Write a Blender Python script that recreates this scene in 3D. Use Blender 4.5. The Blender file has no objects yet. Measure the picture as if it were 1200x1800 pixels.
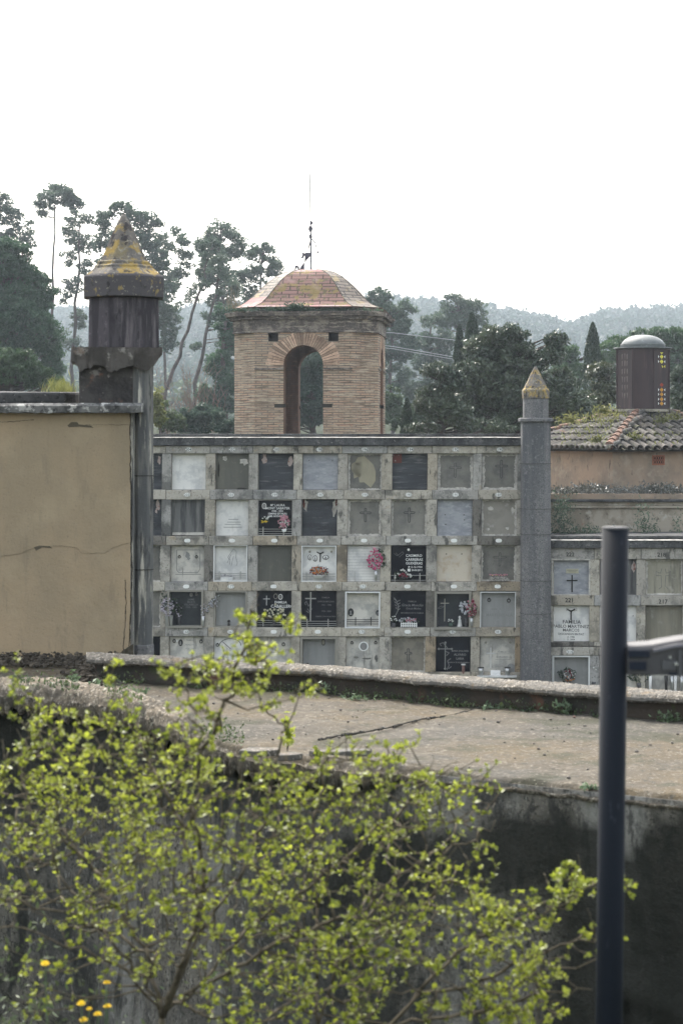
import bpy, math, random
import numpy as np
from mathutils import Vector, Matrix
R = math.radians
rng = np.random.default_rng(7)
random.seed(7)
C = bpy.context.scene.collection
scn = bpy.context.scene

# ------------------------------------------------------------------ camera, sky, sun, exposure
EZ = 6.3; F = 3500.0; HZ = 770.0; CX = 600.0
cam = bpy.data.cameras.new("camera"); camo = bpy.data.objects.new("camera", cam); C.objects.link(camo)
camo.location = (0, 0, EZ); camo.rotation_euler = (R(90), 0, 0)
cam.sensor_width = 36; cam.lens = 70; cam.shift_y = -(900 - HZ) / 1800
cam.clip_start = .1; cam.clip_end = 6000
cam.dof.use_dof = True; cam.dof.focus_distance = 36; cam.dof.aperture_fstop = 8
scn.camera = camo
SUN_EL, SUN_AZ = R(50), R(-18)          # azimuth measured from +Y towards +X: the sun stands behind the tower
w = bpy.data.worlds.new("World"); scn.world = w; w.use_nodes = True
nt = w.node_tree; bg = nt.nodes["Background"]
sky = nt.nodes.new("ShaderNodeTexSky"); sky.sky_type = 'NISHITA'; sky.sun_disc = False
sky.sun_elevation = SUN_EL; sky.sun_rotation = SUN_AZ; sky.air_density = 1.6; sky.dust_density = 5.0; sky.ozone_density = 1.0
hs = nt.nodes.new("ShaderNodeHueSaturation"); hs.inputs["Saturation"].default_value = .45
nt.links.new(sky.outputs[0], hs.inputs["Color"]); nt.links.new(hs.outputs[0], bg.inputs[0])
bg.inputs[1].default_value = .15
sl = bpy.data.lights.new("sun", 'SUN'); sl.energy = 1.5; sl.angle = R(10); sl.color = (1, .95, .87)
so = bpy.data.objects.new("sun", sl); C.objects.link(so)
sd = Vector((math.sin(SUN_AZ) * math.cos(SUN_EL), math.cos(SUN_AZ) * math.cos(SUN_EL), math.sin(SUN_EL)))
so.rotation_euler = sd.to_track_quat('Z', 'Y').to_euler(); so.location = (0, 0, 40)
scn.view_settings.view_transform = 'Standard'; scn.view_settings.look = 'None'
scn.view_settings.exposure = 1.85; scn.view_settings.gamma = 1
scn.render.engine = 'CYCLES'
cy = scn.cycles; cy.use_denoising = True; cy.max_bounces = 6; cy.diffuse_bounces = 3; cy.glossy_bounces = 2
cy.transmission_bounces = 3; cy.volume_bounces = 0; cy.transparent_max_bounces = 6; cy.caustics_reflective = False

# ------------------------------------------------------------------ helpers
def W(px, py, D): return Vector(((px - CX) / F * D, D, EZ - (py - HZ) / F * D))
def lerp(a, b, t): return a + (b - a) * t
def pl(tab, x): return float(np.interp(x, [t[0] for t in tab], [t[1] for t in tab]))

def tag(o, label=None, cat=None, group=None, kind=None):
    if label: o['label'] = label
    if cat: o['category'] = cat
    if group: o['group'] = group
    if kind: o['kind'] = kind
    return o
def empty(name, loc=(0, 0, 0), rz=0, label=None, cat=None, group=None):
    o = bpy.data.objects.new(name, None); C.objects.link(o); o.empty_display_size = .2
    o.location = loc; o.rotation_euler = (0, 0, rz)
    return tag(o, label, cat, group)

class MB:
    def __init__(s): s.v = []; s.f = []; s.m = []; s.cur = 0
    def add(s, vs, fs):
        n = len(s.v); s.v += [tuple(p) for p in vs]; s.f += [tuple(i + n for i in f) for f in fs]; s.m += [s.cur] * len(fs); return s
    def hexa(s, p):   # p: bottom 4 ccw, top 4 ccw
        return s.add(p, [(3, 2, 1, 0), (4, 5, 6, 7), (0, 1, 5, 4), (1, 2, 6, 5), (2, 3, 7, 6), (3, 0, 4, 7)])
    def box(s, x0, x1, y0, y1, z0, z1):
        return s.hexa([(x0, y0, z0), (x1, y0, z0), (x1, y1, z0), (x0, y1, z0), (x0, y0, z1), (x1, y0, z1), (x1, y1, z1), (x0, y1, z1)])
    def loft(s, rings, cap=True, close=True):
        n = len(rings[0]); vs = [p for r in rings for p in r]; fs = []
        for k in range(len(rings) - 1):
            for i in range(n if close else n - 1):
                j = (i + 1) % n; fs.append((k * n + i, k * n + j, (k + 1) * n + j, (k + 1) * n + i))
        if cap: fs.append(tuple(range(n - 1, -1, -1))); fs.append(tuple((len(rings) - 1) * n + i for i in range(n)))
        return s.add(vs, fs)
    def prism(s, cx, cy, prof, n=8, rot=0.0):   # prof: (radius, z)
        rr = []
        for r, z in prof:
            rr.append([(cx + r * math.cos(rot + 2 * math.pi * i / n), cy + r * math.sin(rot + 2 * math.pi * i / n), z) for i in range(n)])
        return s.loft(rr)
    def octa(s, cx, cy, prof, c):  # prof (half width, z); c = chamfer leg / half
        rr = []
        for h, z in prof:
            k = h * (1 - c); P = [(k, -h), (h, -k), (h, k), (k, h), (-k, h), (-h, k), (-h, -k), (-k, -h)]
            rr.append([(cx + a, cy + b, z) for a, b in P])
        return s.loft(rr)
    def tube(s, pts, rad, n=6):
        pts = [Vector(p) for p in pts]; rings = []
        for i, p in enumerate(pts):
            d = (pts[min(i + 1, len(pts) - 1)] - pts[max(i - 1, 0)])
            d = d.normalized() if d.length > 1e-9 else Vector((0, 0, 1))
            a = Vector((0, 1, 0)) if abs(d.y) < .9 else Vector((1, 0, 0))
            u = d.cross(a).normalized(); v = d.cross(u); r = rad[i] if hasattr(rad, '__len__') else rad
            rings.append([p + (u * math.cos(2 * math.pi * k / n) + v * math.sin(2 * math.pi * k / n)) * r for k in range(n)])
        return s.loft(rings)
    def blob(s, c, r, sq=1.0, jit=.25):
        vs = []; c = Vector(c)
        dirs = [(0, 0, 1)] + [(math.cos(a) * .85, math.sin(a) * .85, .5) for a in np.arange(5) * 1.2566] + \
               [(math.cos(a) * .85, math.sin(a) * .85, -.5) for a in np.arange(5) * 1.2566 + .628] + [(0, 0, -1)]
        for d in dirs: vs.append(c + Vector((d[0], d[1], d[2] * sq)) * r * (1 + random.uniform(-jit, jit)))
        fs = []
        for i in range(5):
            j = (i + 1) % 5; fs += [(0, 1 + i, 1 + j), (1 + i, 6 + i, 1 + j), (1 + j, 6 + i, 6 + j), (6 + i, 11, 6 + j)]
        return s.add(vs, fs)
    def flat(s, poly, y0, y1):   # polygon in the x,z plane, extruded from y0 to y1
        n = len(poly); vs = [(x, y0, z) for x, z in poly] + [(x, y1, z) for x, z in poly]
        fs = [tuple(range(n)), tuple(range(2 * n - 1, n - 1, -1))] + [(i, i + n, (i + 1) % n + n, (i + 1) % n) for i in range(n)]
        return s.add(vs, fs)
    def build(s, name, mat, parent=None, smooth=False, bevel=0, uv=False, label=None, kind=None):
        me = bpy.data.meshes.new(name); me.from_pydata(s.v, [], s.f)
        for m in (mat if isinstance(mat, (list, tuple)) else [mat]): me.materials.append(m)
        if max(s.m, default=0) > 0: me.polygons.foreach_set("material_index", s.m)
        if smooth: me.polygons.foreach_set("use_smooth", [True] * len(me.polygons))
        me.update()
        if uv:
            L = me.uv_layers.new(name="UVMap"); Z = Vector((0, 0, 1))
            for p in me.polygons:
                n = p.normal
                t = Z.cross(n); t = t.normalized() if t.length > .05 else Vector((1, 0, 0)); b = n.cross(t)
                for li in p.loop_indices:
                    co = me.vertices[me.loops[li].vertex_index].co; L.data[li].uv = (co.dot(t), co.dot(b))
        o = bpy.data.objects.new(name, me); C.objects.link(o)
        if parent: o.parent = parent
        if bevel:
            b = o.modifiers.new("bevel", 'BEVEL'); b.width = bevel; b.segments = 2; b.limit_method = 'ANGLE'; b.angle_limit = R(40)
        return tag(o, label, kind=kind)

def npmesh(name, V, Fq, mat, parent=None, smooth=False):
    me = bpy.data.meshes.new(name); n = len(Fq); k = Fq.shape[1]
    me.vertices.add(len(V)); me.vertices.foreach_set("co", np.asarray(V, dtype=np.float32).ravel())
    me.loops.add(n * k); me.loops.foreach_set("vertex_index", Fq.astype(np.int32).ravel())
    me.polygons.add(n); me.polygons.foreach_set("loop_start", np.arange(0, n * k, k, dtype=np.int32))
    me.materials.append(mat); me.update(calc_edges=True); me.validate()
    if smooth: me.polygons.foreach_set("use_smooth", [True] * n)
    o = bpy.data.objects.new(name, me); C.objects.link(o)
    if parent: o.parent = parent
    return o
def unit(a): return a / (np.linalg.norm(a, axis=1, keepdims=True) + 1e-9)
def cards(Cn, size, aspect=.5, up=0.0):
    """rhombic leaves: centres (n,3), size (n,), random orientation; up pulls the long axis upwards"""
    n = len(Cn); a = unit(rng.normal(size=(n, 3)) + np.array([0, 0, up])); b = unit(np.cross(a, unit(rng.normal(size=(n, 3)))))
    s = np.asarray(size).reshape(-1, 1); nn = np.cross(a, b)
    V = np.stack([Cn - a * s, Cn - b * s * aspect + nn * s * .15, Cn + a * s, Cn + b * s * aspect + nn * s * .15], 1).reshape(-1, 3)
    return V, np.arange(n * 4).reshape(-1, 4)
def join_cards(lst):
    V = []; Fs = []; o = 0
    for v, f in lst: V.append(v); Fs.append(f + o); o += len(v)
    return np.concatenate(V), np.concatenate(Fs)
_pn = rng.normal(size=(4, 16, 3))
def fnoise(P, sc, k=0):
    """cheap smooth noise from a few sine waves"""
    P = np.asarray(P); o = np.zeros(len(P))
    for i in range(6):
        d = _pn[k % 4, i]; o += np.sin(P @ d * sc * (1 + i * .45) + i * 1.7 + k * 3.1) / (1 + i * .45)
    return o / 2.6

# ------------------------------------------------------------------ materials
MATS = {}
def nodes(name):
    m = bpy.data.materials.new(name); m.use_nodes = True; t = m.node_tree; return m, t, t.nodes["Principled BSDF"]
def mat(name, base, layers=(), rough=.85, bump=(), spec=.12, metal=0, isl=0.0, objr=0.0, tint=False, coord='Object', brick=None):
    """layers: (colour, scale, lo, hi, (sx,sy,sz), strength)   bump: (scale, strength)"""
    if name in MATS: return MATS[name]
    m, t, p = nodes(name); N = t.nodes; L = t.links
    tc = N.new("ShaderNodeTexCoord"); src = tc.outputs[coord]
    oi = N.new("ShaderNodeObjectInfo"); ad = N.new("ShaderNodeVectorMath"); ad.operation = 'ADD'
    sc = N.new("ShaderNodeMath"); sc.operation = 'MULTIPLY'; sc.inputs[1].default_value = 37.0 if coord == 'Object' else 0
    L.new(oi.outputs["Random"], sc.inputs[0]); L.new(src, ad.inputs[0]); L.new(sc.outputs[0], ad.inputs[1]); vec = ad.outputs[0]
    rgb = N.new("ShaderNodeRGB"); rgb.outputs[0].default_value = (*base, 1); col = rgb.outputs[0]; hgt = None
    if brick:
        bt = N.new("ShaderNodeTexBrick"); L.new(tc.outputs["UV"], bt.inputs[0])
        bt.inputs["Color1"].default_value = (*brick[0], 1); bt.inputs["Color2"].default_value = (*brick[1], 1); bt.inputs["Mortar"].default_value = (*brick[2], 1)
        bt.inputs["Scale"].default_value = 1; bt.inputs["Brick Width"].default_value = brick[3]; bt.inputs["Row Height"].default_value = brick[4]
        bt.inputs["Mortar Size"].default_value = brick[5]; bt.inputs["Mortar Smooth"].default_value = .3; bt.inputs["Bias"].default_value = -.1
        # a little warp so that the courses are not ruler-straight
        wn = N.new("ShaderNodeTexNoise"); wn.inputs["Scale"].default_value = 3; L.new(tc.outputs["UV"], wn.inputs[0])
        wm = N.new("ShaderNodeVectorMath"); wm.operation = 'SCALE'; wm.inputs["Scale"].default_value = brick[6]; L.new(wn.outputs["Color"], wm.inputs[0])
        wa = N.new("ShaderNodeVectorMath"); wa.operation = 'ADD'; L.new(wm.outputs[0], wa.inputs[0]); L.new(tc.outputs["UV"], wa.inputs[1]); L.new(wa.outputs[0], bt.inputs[0])
        col = bt.outputs["Color"]; hgt = bt.outputs["Fac"]
    for (lc, ls, lo, hi, st, amt) in layers:
        mp = N.new("ShaderNodeMapping"); mp.inputs["Scale"].default_value = st; L.new(vec, mp.inputs[0])
        nz = N.new("ShaderNodeTexNoise"); nz.inputs["Scale"].default_value = ls; nz.inputs["Detail"].default_value = 7; nz.inputs["Roughness"].default_value = .62
        L.new(mp.outputs[0], nz.inputs[0])
        mr = N.new("ShaderNodeMapRange"); mr.inputs[1].default_value = lo; mr.inputs[2].default_value = hi; mr.inputs[4].default_value = amt
        L.new(nz.outputs["Fac"], mr.inputs[0])
        mx = N.new("ShaderNodeMix"); mx.data_type = 'RGBA'; L.new(mr.outputs[0], mx.inputs[0]); L.new(col, mx.inputs[6]); mx.inputs[7].default_value = (*lc, 1)
        col = mx.outputs[2]
    for amt, so_ in ((isl, 'isl'), (objr, 'obj')):
        if not amt: continue
        rd = N.new("ShaderNodeNewGeometry").outputs["Random Per Island"] if so_ == 'isl' else oi.outputs["Random"]
        mr = N.new("ShaderNodeMapRange"); mr.inputs[3].default_value = 1 - amt; mr.inputs[4].default_value = 1 + amt; L.new(rd, mr.inputs[0])
        h = N.new("ShaderNodeHueSaturation"); L.new(mr.outputs[0], h.inputs["Value"]); L.new(col, h.inputs["Color"]); col = h.outputs[0]
    if tint:
        rp = N.new("ShaderNodeValToRGB"); e = rp.color_ramp.elements; e[0].position = 0; e[0].color = (.95, .76, .54, 1); e[1].position = 1; e[1].color = (.42, .41, .40, 1)
        for q_, c_ in ((.10, (1.1, 1.04, .93, 1)), (.35, (.86, .88, .92, 1)), (.6, (1.15, 1.1, 1.0, 1)), (.84, (.95, .94, .92, 1)), (.90, (.36, .35, .33, 1))): n_ = e.new(q_); n_.color = c_
        L.new(N.new("ShaderNodeNewGeometry").outputs["Random Per Island"], rp.inputs[0]); mt = N.new("ShaderNodeMix"); mt.data_type = 'RGBA'; mt.blend_type = 'MULTIPLY'; mt.inputs[0].default_value = 1
        L.new(col, mt.inputs[6]); L.new(rp.outputs[0], mt.inputs[7]); col = mt.outputs[2]
    L.new(col, p.inputs["Base Color"])
    p.inputs["Roughness"].default_value = rough; p.inputs["Specular IOR Level"].default_value = spec; p.inputs["Metallic"].default_value = metal
    nrm = None
    if hgt is not None:
        b = N.new("ShaderNodeBump"); b.inputs["Strength"].default_value = .6; b.inputs["Distance"].default_value = -.012; L.new(hgt, b.inputs["Height"]); nrm = b.outputs[0]
    for bs, bstr in bump:
        nz = N.new("ShaderNodeTexNoise"); nz.inputs["Scale"].default_value = bs; nz.inputs["Detail"].default_value = 8; nz.inputs["Roughness"].default_value = .65; L.new(vec, nz.inputs[0])
        b = N.new("ShaderNodeBump"); b.inputs["Strength"].default_value = bstr; b.inputs["Distance"].default_value = .3 / bs; L.new(nz.outputs["Fac"], b.inputs["Height"])
        if nrm: L.new(nrm, b.inputs["Normal"])
        nrm = b.outputs[0]
    if nrm: L.new(nrm, p.inputs["Normal"])
    MATS[name] = m; return m
def leafmat(name, c1, c2, trans=.3, rough=.5, nscale=.5, spec=.35):
    m, t, p = nodes(name); N = t.nodes; L = t.links
    g = N.new("ShaderNodeNewGeometry"); mx = N.new("ShaderNodeMix"); mx.data_type = 'RGBA'
    tc = N.new("ShaderNodeTexCoord"); nz = N.new("ShaderNodeTexNoise"); nz.inputs["Scale"].default_value = nscale; nz.inputs["Detail"].default_value = 3; L.new(tc.outputs["Object"], nz.inputs[0])
    av = N.new("ShaderNodeMath"); av.operation = 'MULTIPLY_ADD'; av.inputs[1].default_value = .45
    mr = N.new("ShaderNodeMapRange"); mr.inputs[1].default_value = .35; mr.inputs[2].default_value = .65; mr.inputs[3].default_value = -.1; mr.inputs[4].default_value = .65; L.new(nz.outputs[0], mr.inputs[0])
    L.new(g.outputs["Random Per Island"], av.inputs[0]); L.new(mr.outputs[0], av.inputs[2]); L.new(av.outputs[0], mx.inputs[0])
    mx.inputs[6].default_value = (*c1, 1); mx.inputs[7].default_value = (*c2, 1); L.new(mx.outputs[2], p.inputs["Base Color"])
    p.inputs["Roughness"].default_value = rough; p.inputs["Specular IOR Level"].default_value = spec
    if trans:
        tr = N.new("ShaderNodeBsdfTranslucent"); L.new(mx.outputs[2], tr.inputs[0]); ms = N.new("ShaderNodeMixShader"); ms.inputs[0].default_value = trans
        L.new(p.outputs[0], ms.inputs[1]); L.new(tr.outputs[0], ms.inputs[2]); L.new(ms.outputs[0], N["Material Output"].inputs[0])
    return m
ONE = (1, 1, 1); VER = (1, 1, .12); HOR = (.2, 1, 1)
conc = mat("weathered_concrete", (.37, .35, .315), [((.19, .185, .17), 2.6, .48, .60, ONE, .75), ((.43, .41, .37), 5, .54, .66, ONE, .8), ((.33, .25, .15), 3.3, .62, .70, ONE, .5),
        ((.46, .43, .38), 34, .56, .64, ONE, .6), ((.11, .105, .095), 26, .57, .65, ONE, .7), ((.05, .05, .047), 7, .58, .65, (1, 1, .35), .8), ((.06, .06, .055), 1.2, .57, .64, ONE, .65)], bump=[(6, .35), (30, .8)], isl=.12, tint=True)
conc_dark = mat("black_stained_concrete", (.085, .085, .085), [((.03, .03, .032), 3, .45, .6, (1, 1, .4), .9), ((.17, .165, .155), 9, .58, .68, ONE, .7), ((.40, .39, .36), 26, .63, .68, ONE, .7), ((.02, .02, .02), 30, .54, .62, ONE, .7)], bump=[(8, .4), (40, .8)])
conc_grey = mat("grey_pillar_concrete", (.155, .15, .148), [((.05, .05, .055), 38, .54, .62, ONE, .75), ((.30, .29, .27), 45, .56, .63, ONE, .7), ((.075, .078, .085), 2.5, .45, .62, VER, .8), ((.25, .245, .24), 14, .56, .68, ONE, .6), ((.05, .05, .05), 6, .62, .7, VER, .5)], bump=[(30, .5), (120, .5)])
pil_left = mat("streaked_pilaster_concrete", (.17, .165, .15), [((.085, .088, .09), 9, .45, .55, (1, 1, .10), .85), ((.50, .47, .39), 11, .53, .60, (1, 1, .09), .9), ((.035, .035, .035), 16, .58, .65, (1, 1, .15), .8)], bump=[(14, .5), (60, .5)])
purple_conc = mat("dark_purplish_concrete", (.075, .066, .072), [((.15, .135, .14), 26, .57, .66, ONE, .6), ((.02, .018, .02), 22, .56, .64, (1, 1, .4), .6), ((.04, .036, .04), 9, .45, .56, VER, .9), ((.17, .15, .15), 12, .54, .64, VER, .7), ((.5, .5, .48), 22, .73, .77, ONE, .7)], bump=[(25, .4)])
lich = mat("lichen_covered_concrete", (.20, .165, .10), [((.13, .12, .115), 3.5, .41, .48, (1, 1, .6), .85), ((.34, .235, .07), 9, .51, .58, ONE, .85), ((.25, .235, .20), 14, .58, .64, ONE, .6), ((.05, .045, .045), 12, .555, .61, (1, 1, .6), .9), ((.36, .32, .24), 30, .57, .65, ONE, .7)], bump=[(20, .7)])
lich_band = mat("partly_lichened_band", (.085, .078, .08), [((.27, .20, .08), 13, .585, .62, (1, 1, .8), .85), ((.35, .32, .25), 28, .61, .66, ONE, .7), ((.035, .03, .03), 9, .60, .68, ONE, .8), ((.3, .28, .22), 25, .64, .7, ONE, .6)], bump=[(20, .7)])
stucco = mat("beige_stucco", (.37, .278, .175), [((.26, .21, .14), 1.1, .42, .62, (1, 1, .6), .75), ((.17, .145, .10), .7, .60, .72, (1, 1, .5), .5), ((.38, .305, .20), 2.2, .52, .7, ONE, .6), ((.15, .135, .10), 7, .62, .76, VER, .45), ((.18, .15, .11), 60, .58, .68, ONE, .5), ((.22, .18, .125), 12, .58, .66, (1, 1, .25), .4)], bump=[(4, .25), (70, .5)])
crackm = mat("dark_crack", (.03, .028, .024))
damp = mat("damp_dark_base", (.07, .06, .045), [((.14, .12, .085), 7, .5, .62, ONE, .8), ((.03, .035, .02), 13, .55, .65, ONE, .8)], bump=[(12, .8)])
# ---- brick
brick = mat("old_thin_brick", (.3, .2, .14), [((.20, .15, .11), 1.6, .48, .62, (1, 1, 1), .55), ((.36, .29, .21), 1.1, .52, .68, (1, 1, 2), .6), ((.07, .065, .06), 9, .60, .70, (.4, .4, 2.5), .75), ((.30, .12, .075), 2.6, .62, .70, (.35, .35, 3), .6), ((.46, .39, .29), 5, .54, .62, (.35, .35, 5), .75), ((.085, .065, .05), 6, .555, .62, (.3, .3, 5.5), .8), ((.05, .045, .04), 40, .60, .66, ONE, .6)],
            brick=((.40, .26, .18), (.34, .275, .20), (.16, .14, .115), .31, .064, .014, .014), bump=[(30, .7)], rough=.9)
vouss = mat("radial_arch_brick", (.38, .265, .19), [((.10, .07, .055), 30, .56, .64, ONE, .7), ((.22, .14, .10), 4, .48, .62, ONE, .7), ((.42, .33, .24), 9, .56, .66, ONE, .6), ((.08, .07, .06), 14, .62, .7, ONE, .7)], bump=[(30, .7)], isl=.45)
frieze = mat("stained_brick_cornice", (.22, .19, .16), [((.075, .065, .06), 2.2, .45, .55, (1, 1, .8), .9), ((.36, .31, .25), 7, .55, .63, (.4, .4, 2.5), .8), ((.035, .033, .03), 16, .55, .63, (.6, .6, 2), .8), ((.42, .38, .32), 30, .60, .66, ONE, .6)], bump=[(10, .6), (40, .5)])
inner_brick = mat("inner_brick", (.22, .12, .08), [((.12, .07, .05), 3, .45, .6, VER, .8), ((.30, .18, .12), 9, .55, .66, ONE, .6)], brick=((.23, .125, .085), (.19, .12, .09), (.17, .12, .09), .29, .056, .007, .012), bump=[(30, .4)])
pink_tile = mat("pink_glazed_tile", (.22, .11, .10), [((.17, .13, .05), 2.6, .53, .57, (1, 1, 1), .85), ((.08, .075, .04), 7, .56, .60, ONE, .85), ((.36, .25, .24), 1.4, .55, .7, ONE, .35)],
                brick=((.20, .115, .10), (.155, .095, .08), (.04, .03, .025), .42, .145, .016, .004), rough=.85, spec=.12)
sheen_tile = mat("pale_sheen_tile", (.4, .33, .33), [((.33, .16, .15), 1.6, .42, .56, ONE, .8), ((.24, .19, .08), 4.5, .58, .64, ONE, .7)], brick=((.34, .25, .24), (.29, .23, .23), (.1, .08, .07), .42, .145, .014, .004), rough=.85, spec=.12)
grey_tile = mat("grey_weathered_tile", (.2, .18, .15), [((.24, .18, .07), 3, .55, .62, ONE, .7), ((.06, .058, .05), 5, .58, .65, ONE, .7), ((.24, .215, .18), 6, .57, .67, ONE, .5)],
                brick=((.13, .105, .088), (.18, .15, .12), (.03, .026, .022), .42, .145, .020, .006), rough=.6)
clay = mat("weathered_clay_tile", (.095, .085, .074), [((.30, .28, .25), 24, .58, .65, ONE, .7), ((.05, .05, .05), 3, .45, .6, ONE, .7), ((.22, .20, .17), 8, .56, .68, ONE, .7), ((.20, .10, .07), 1.6, .62, .68, ONE, .7), ((.07, .08, .035), 5, .57, .64, ONE, .7)], bump=[(30, .5)], isl=.4)
stucco_r = mat("pinkish_old_stucco", (.30, .225, .165), [((.20, .165, .13), 1.5, .44, .6, ONE, .8), ((.36, .30, .23), 3.5, .54, .66, ONE, .6), ((.055, .055, .05), 5, .60, .68, (1.4, 1.4, .6), .75), ((.25, .12, .07), 6, .64, .7, ONE, .5)], bump=[(10, .3), (60, .4)])
pale_wall = mat("flaking_pale_wall", (.34, .30, .24), [((.20, .17, .13), 2.5, .48, .6, (1, 1, .6), .8), ((.42, .39, .33), 5, .56, .66, ONE, .8), ((.06, .055, .045), 7, .60, .67, ONE, .8), ((.27, .13, .08), 3, .63, .68, ONE, .7)], bump=[(12, .5)])
corten = mat("dark_rust_sheet", (.043, .026, .027), [((.022, .015, .017), 4, .45, .6, VER, .7), ((.10, .06, .06), 9, .57, .68, VER, .5)], rough=.55, spec=.4)
copper = mat("grey_green_lead_dome", (.15, .158, .156), [((.10, .115, .112), 5, .45, .6, ONE, .7), ((.32, .36, .34), 9, .58, .68, ONE, .6)], rough=.5, bump=[(12, .4)])
# ---- niche slabs
marble = mat("white_marble", (.66, .645, .61), [((.34, .345, .35), 4, .45, .62, ONE, .6), ((.25, .24, .22), 9, .62, .72, VER, .5), ((.50, .50, .49), 2, .55, .7, ONE, .5)], rough=.5, objr=.08, bump=[(60, .15)])
marble_old = mat("stained_cream_marble", (.55, .52, .46), [((.26, .255, .24), 4, .45, .6, ONE, .7), ((.14, .135, .12), 12, .60, .68, VER, .7)], rough=.6, objr=.1, bump=[(40, .3)])
marble_blue = mat("bluish_marble", (.33, .335, .35), [((.21, .22, .245), 5, .42, .6, (1, 1, 2), .7), ((.42, .43, .45), 7, .56, .66, (1, 1, 2), .7)], rough=.45, objr=.08)
marble_rust = mat("rusty_cream_marble", (.52, .46, .37), [((.30, .19, .10), 2.8, .50, .66, ONE, .7), ((.5, .48, .43), 4, .52, .66, ONE, .6)], rough=.5)
marble_shade = mat("dusty_grey_marble", (.27, .27, .26), [((.2, .2, .19), 4, .42, .6, VER, .6), ((.34, .335, .32), 7, .56, .68, ONE, .5)], rough=.5, objr=.1)
cement = mat("grey_cement_render", (.195, .185, .16), [((.09, .087, .08), 30, .60, .66, ONE, .6), ((.11, .108, .10), 3, .42, .6, ONE, .7), ((.21, .20, .18), 7, .56, .68, ONE, .5)], objr=.14, bump=[(12, .3), (60, .3)])
cement_green = mat("greenish_cement_render", (.145, .14, .115), [((.09, .09, .08), 3, .42, .6, VER, .7), ((.20, .19, .15), 7, .56, .68, ONE, .5)], objr=.14, bump=[(12, .3), (60, .3)])
cement_streak = mat("streaked_dark_cement", (.13, .13, .125), [((.05, .05, .052), 7, .44, .56, (1, 1, .08), .85), ((.21, .205, .19), 9, .56, .68, VER, .6)], bump=[(20, .4)])
board = mat("black_weathered_board", (.052, .056, .062), [((.028, .03, .034), 3, .45, .6, HOR, .8), ((.17, .17, .165), 9, .57, .66, (.25, 1, 2.2), .75), ((.09, .095, .10), 5, .52, .66, (.3, 1, 1.6), .6)], bump=[(14, .5)], rough=.7)
plaster = mat("pale_plaster_edge", (.50, .47, .42), [((.20, .19, .175), 8, .45, .6, ONE, .7), ((.44, .42, .38), 14, .56, .66, ONE, .6)], bump=[(25, .6)])
beigepatch = mat("beige_patch", (.31, .28, .20), [((.22, .20, .15), 3, .4, .62, (1, 1, .5), .7)])
pinkbit = mat("pinkish_exposed_plaster", (.40, .33, .30), [((.22, .08, .06), 14, .55, .62, ONE, .8)])
redbrick = mat("red_brick_bit", (.13, .045, .035), [((.45, .40, .36), 18, .60, .66, ONE, .8)])
granite = mat("polished_black_granite", (.006, .007, .011), [((.012, .014, .02), 3, .5, .7, ONE, .7)], rough=.2, spec=.14)
granite_grey = mat("dark_grey_granite", (.03, .034, .038), [((.05, .055, .058), 3, .45, .65, ONE, .7)], rough=.3, spec=.16)
white = mat("white_lettering", (.75, .75, .72)); dimwhite = mat("faded_lettering", (.16, .16, .16)); greyline = mat("engraved_line", (.22, .22, .21)); blackp = mat("black_paint", (.02, .02, .02), rough=.5)
darkline = mat("engraved_shadow_line", (.075, .073, .068))
steel = mat("brushed_steel", (.42, .42, .41), rough=.35, metal=.75); steel_dk = mat("dark_bronze", (.04, .038, .035), rough=.45, metal=.3)
whitef = mat("white_aluminium", (.62, .62, .60), rough=.4); beigef = mat("beige_metal_frame", (.24, .225, .19), rough=.45, bump=[(40, .2)])
plate = mat("enamel_number_plate", (.74, .74, .70), [((.34, .33, .30), 25, .55, .66, ONE, .5)], rough=.35)
polemat = mat("dark_blue_grey_painted_steel", (.004, .0065, .011), [((.007, .010, .016), 8, .5, .65, VER, .6), ((.03, .035, .045), 60, .64, .70, (1, 1, .4), .6)], rough=.65, spec=.14)
galv = mat("galvanised_metal", (.08, .078, .08), [((.045, .045, .048), 9, .45, .6, ONE, .6)], rough=.55, metal=.3)
vanem = mat("grey_iron", (.085, .08, .10), rough=.5)
# ---- ground
terr = mat("terrace_concrete", (.058, .053, .044), [((.086, .064, .034), .55, .45, .55, (1, 1, 1), .85), ((.06, .056, .05), 2.2, .45, .6, ONE, .6), ((.12, .105, .08), 5, .56, .66, ONE, .5), ((.04, .038, .032), 22, .55, .62, ONE, .8), ((.17, .15, .12), 30, .56, .64, ONE, .6), ((.028, .030, .016), 1.7, .54, .62, ONE, .7), ((.20, .185, .15), 60, .60, .66, ONE, .7), ((.045, .04, .03), 70, .58, .64, ONE, .7)], bump=[(6, .6), (50, 1)])
rubble = mat("crumbling_mortar", (.13, .108, .08), [((.04, .036, .03), 30, .52, .60, ONE, .85), ((.34, .31, .25), 45, .56, .62, ONE, .8), ((.07, .062, .05), 7, .45, .58, ONE, .85), ((.28, .25, .20), 22, .55, .65, ONE, .8), ((.06, .075, .03), 5, .6, .68, ONE, .6)], bump=[(10, .8), (45, .8)])
retain = mat("mossy_retaining_wall", (.125, .115, .095), [((.02, .019, .016), 38, .53, .60, ONE, .75), ((.24, .22, .18), 50, .57, .64, ONE, .6), ((.045, .045, .042), 1.0, .48, .58, (1, 1, .8), .8), ((.19, .185, .165), 2.6, .50, .62, VER, .75), ((.03, .03, .028), 14, .54, .62, (1, 1, .4), .75), ((.22, .215, .19), 22, .58, .66, (1, 1, .6), .6), ((.02, .021, .018), 2.2, .56, .63, (1, 1, .35), .85), ((.07, .075, .02), 2.6, .64, .72, ONE, .7), ((.24, .235, .21), 15, .68, .74, (1, 1, .3), .6)], bump=[(5, .6), (30, .6)])
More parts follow.
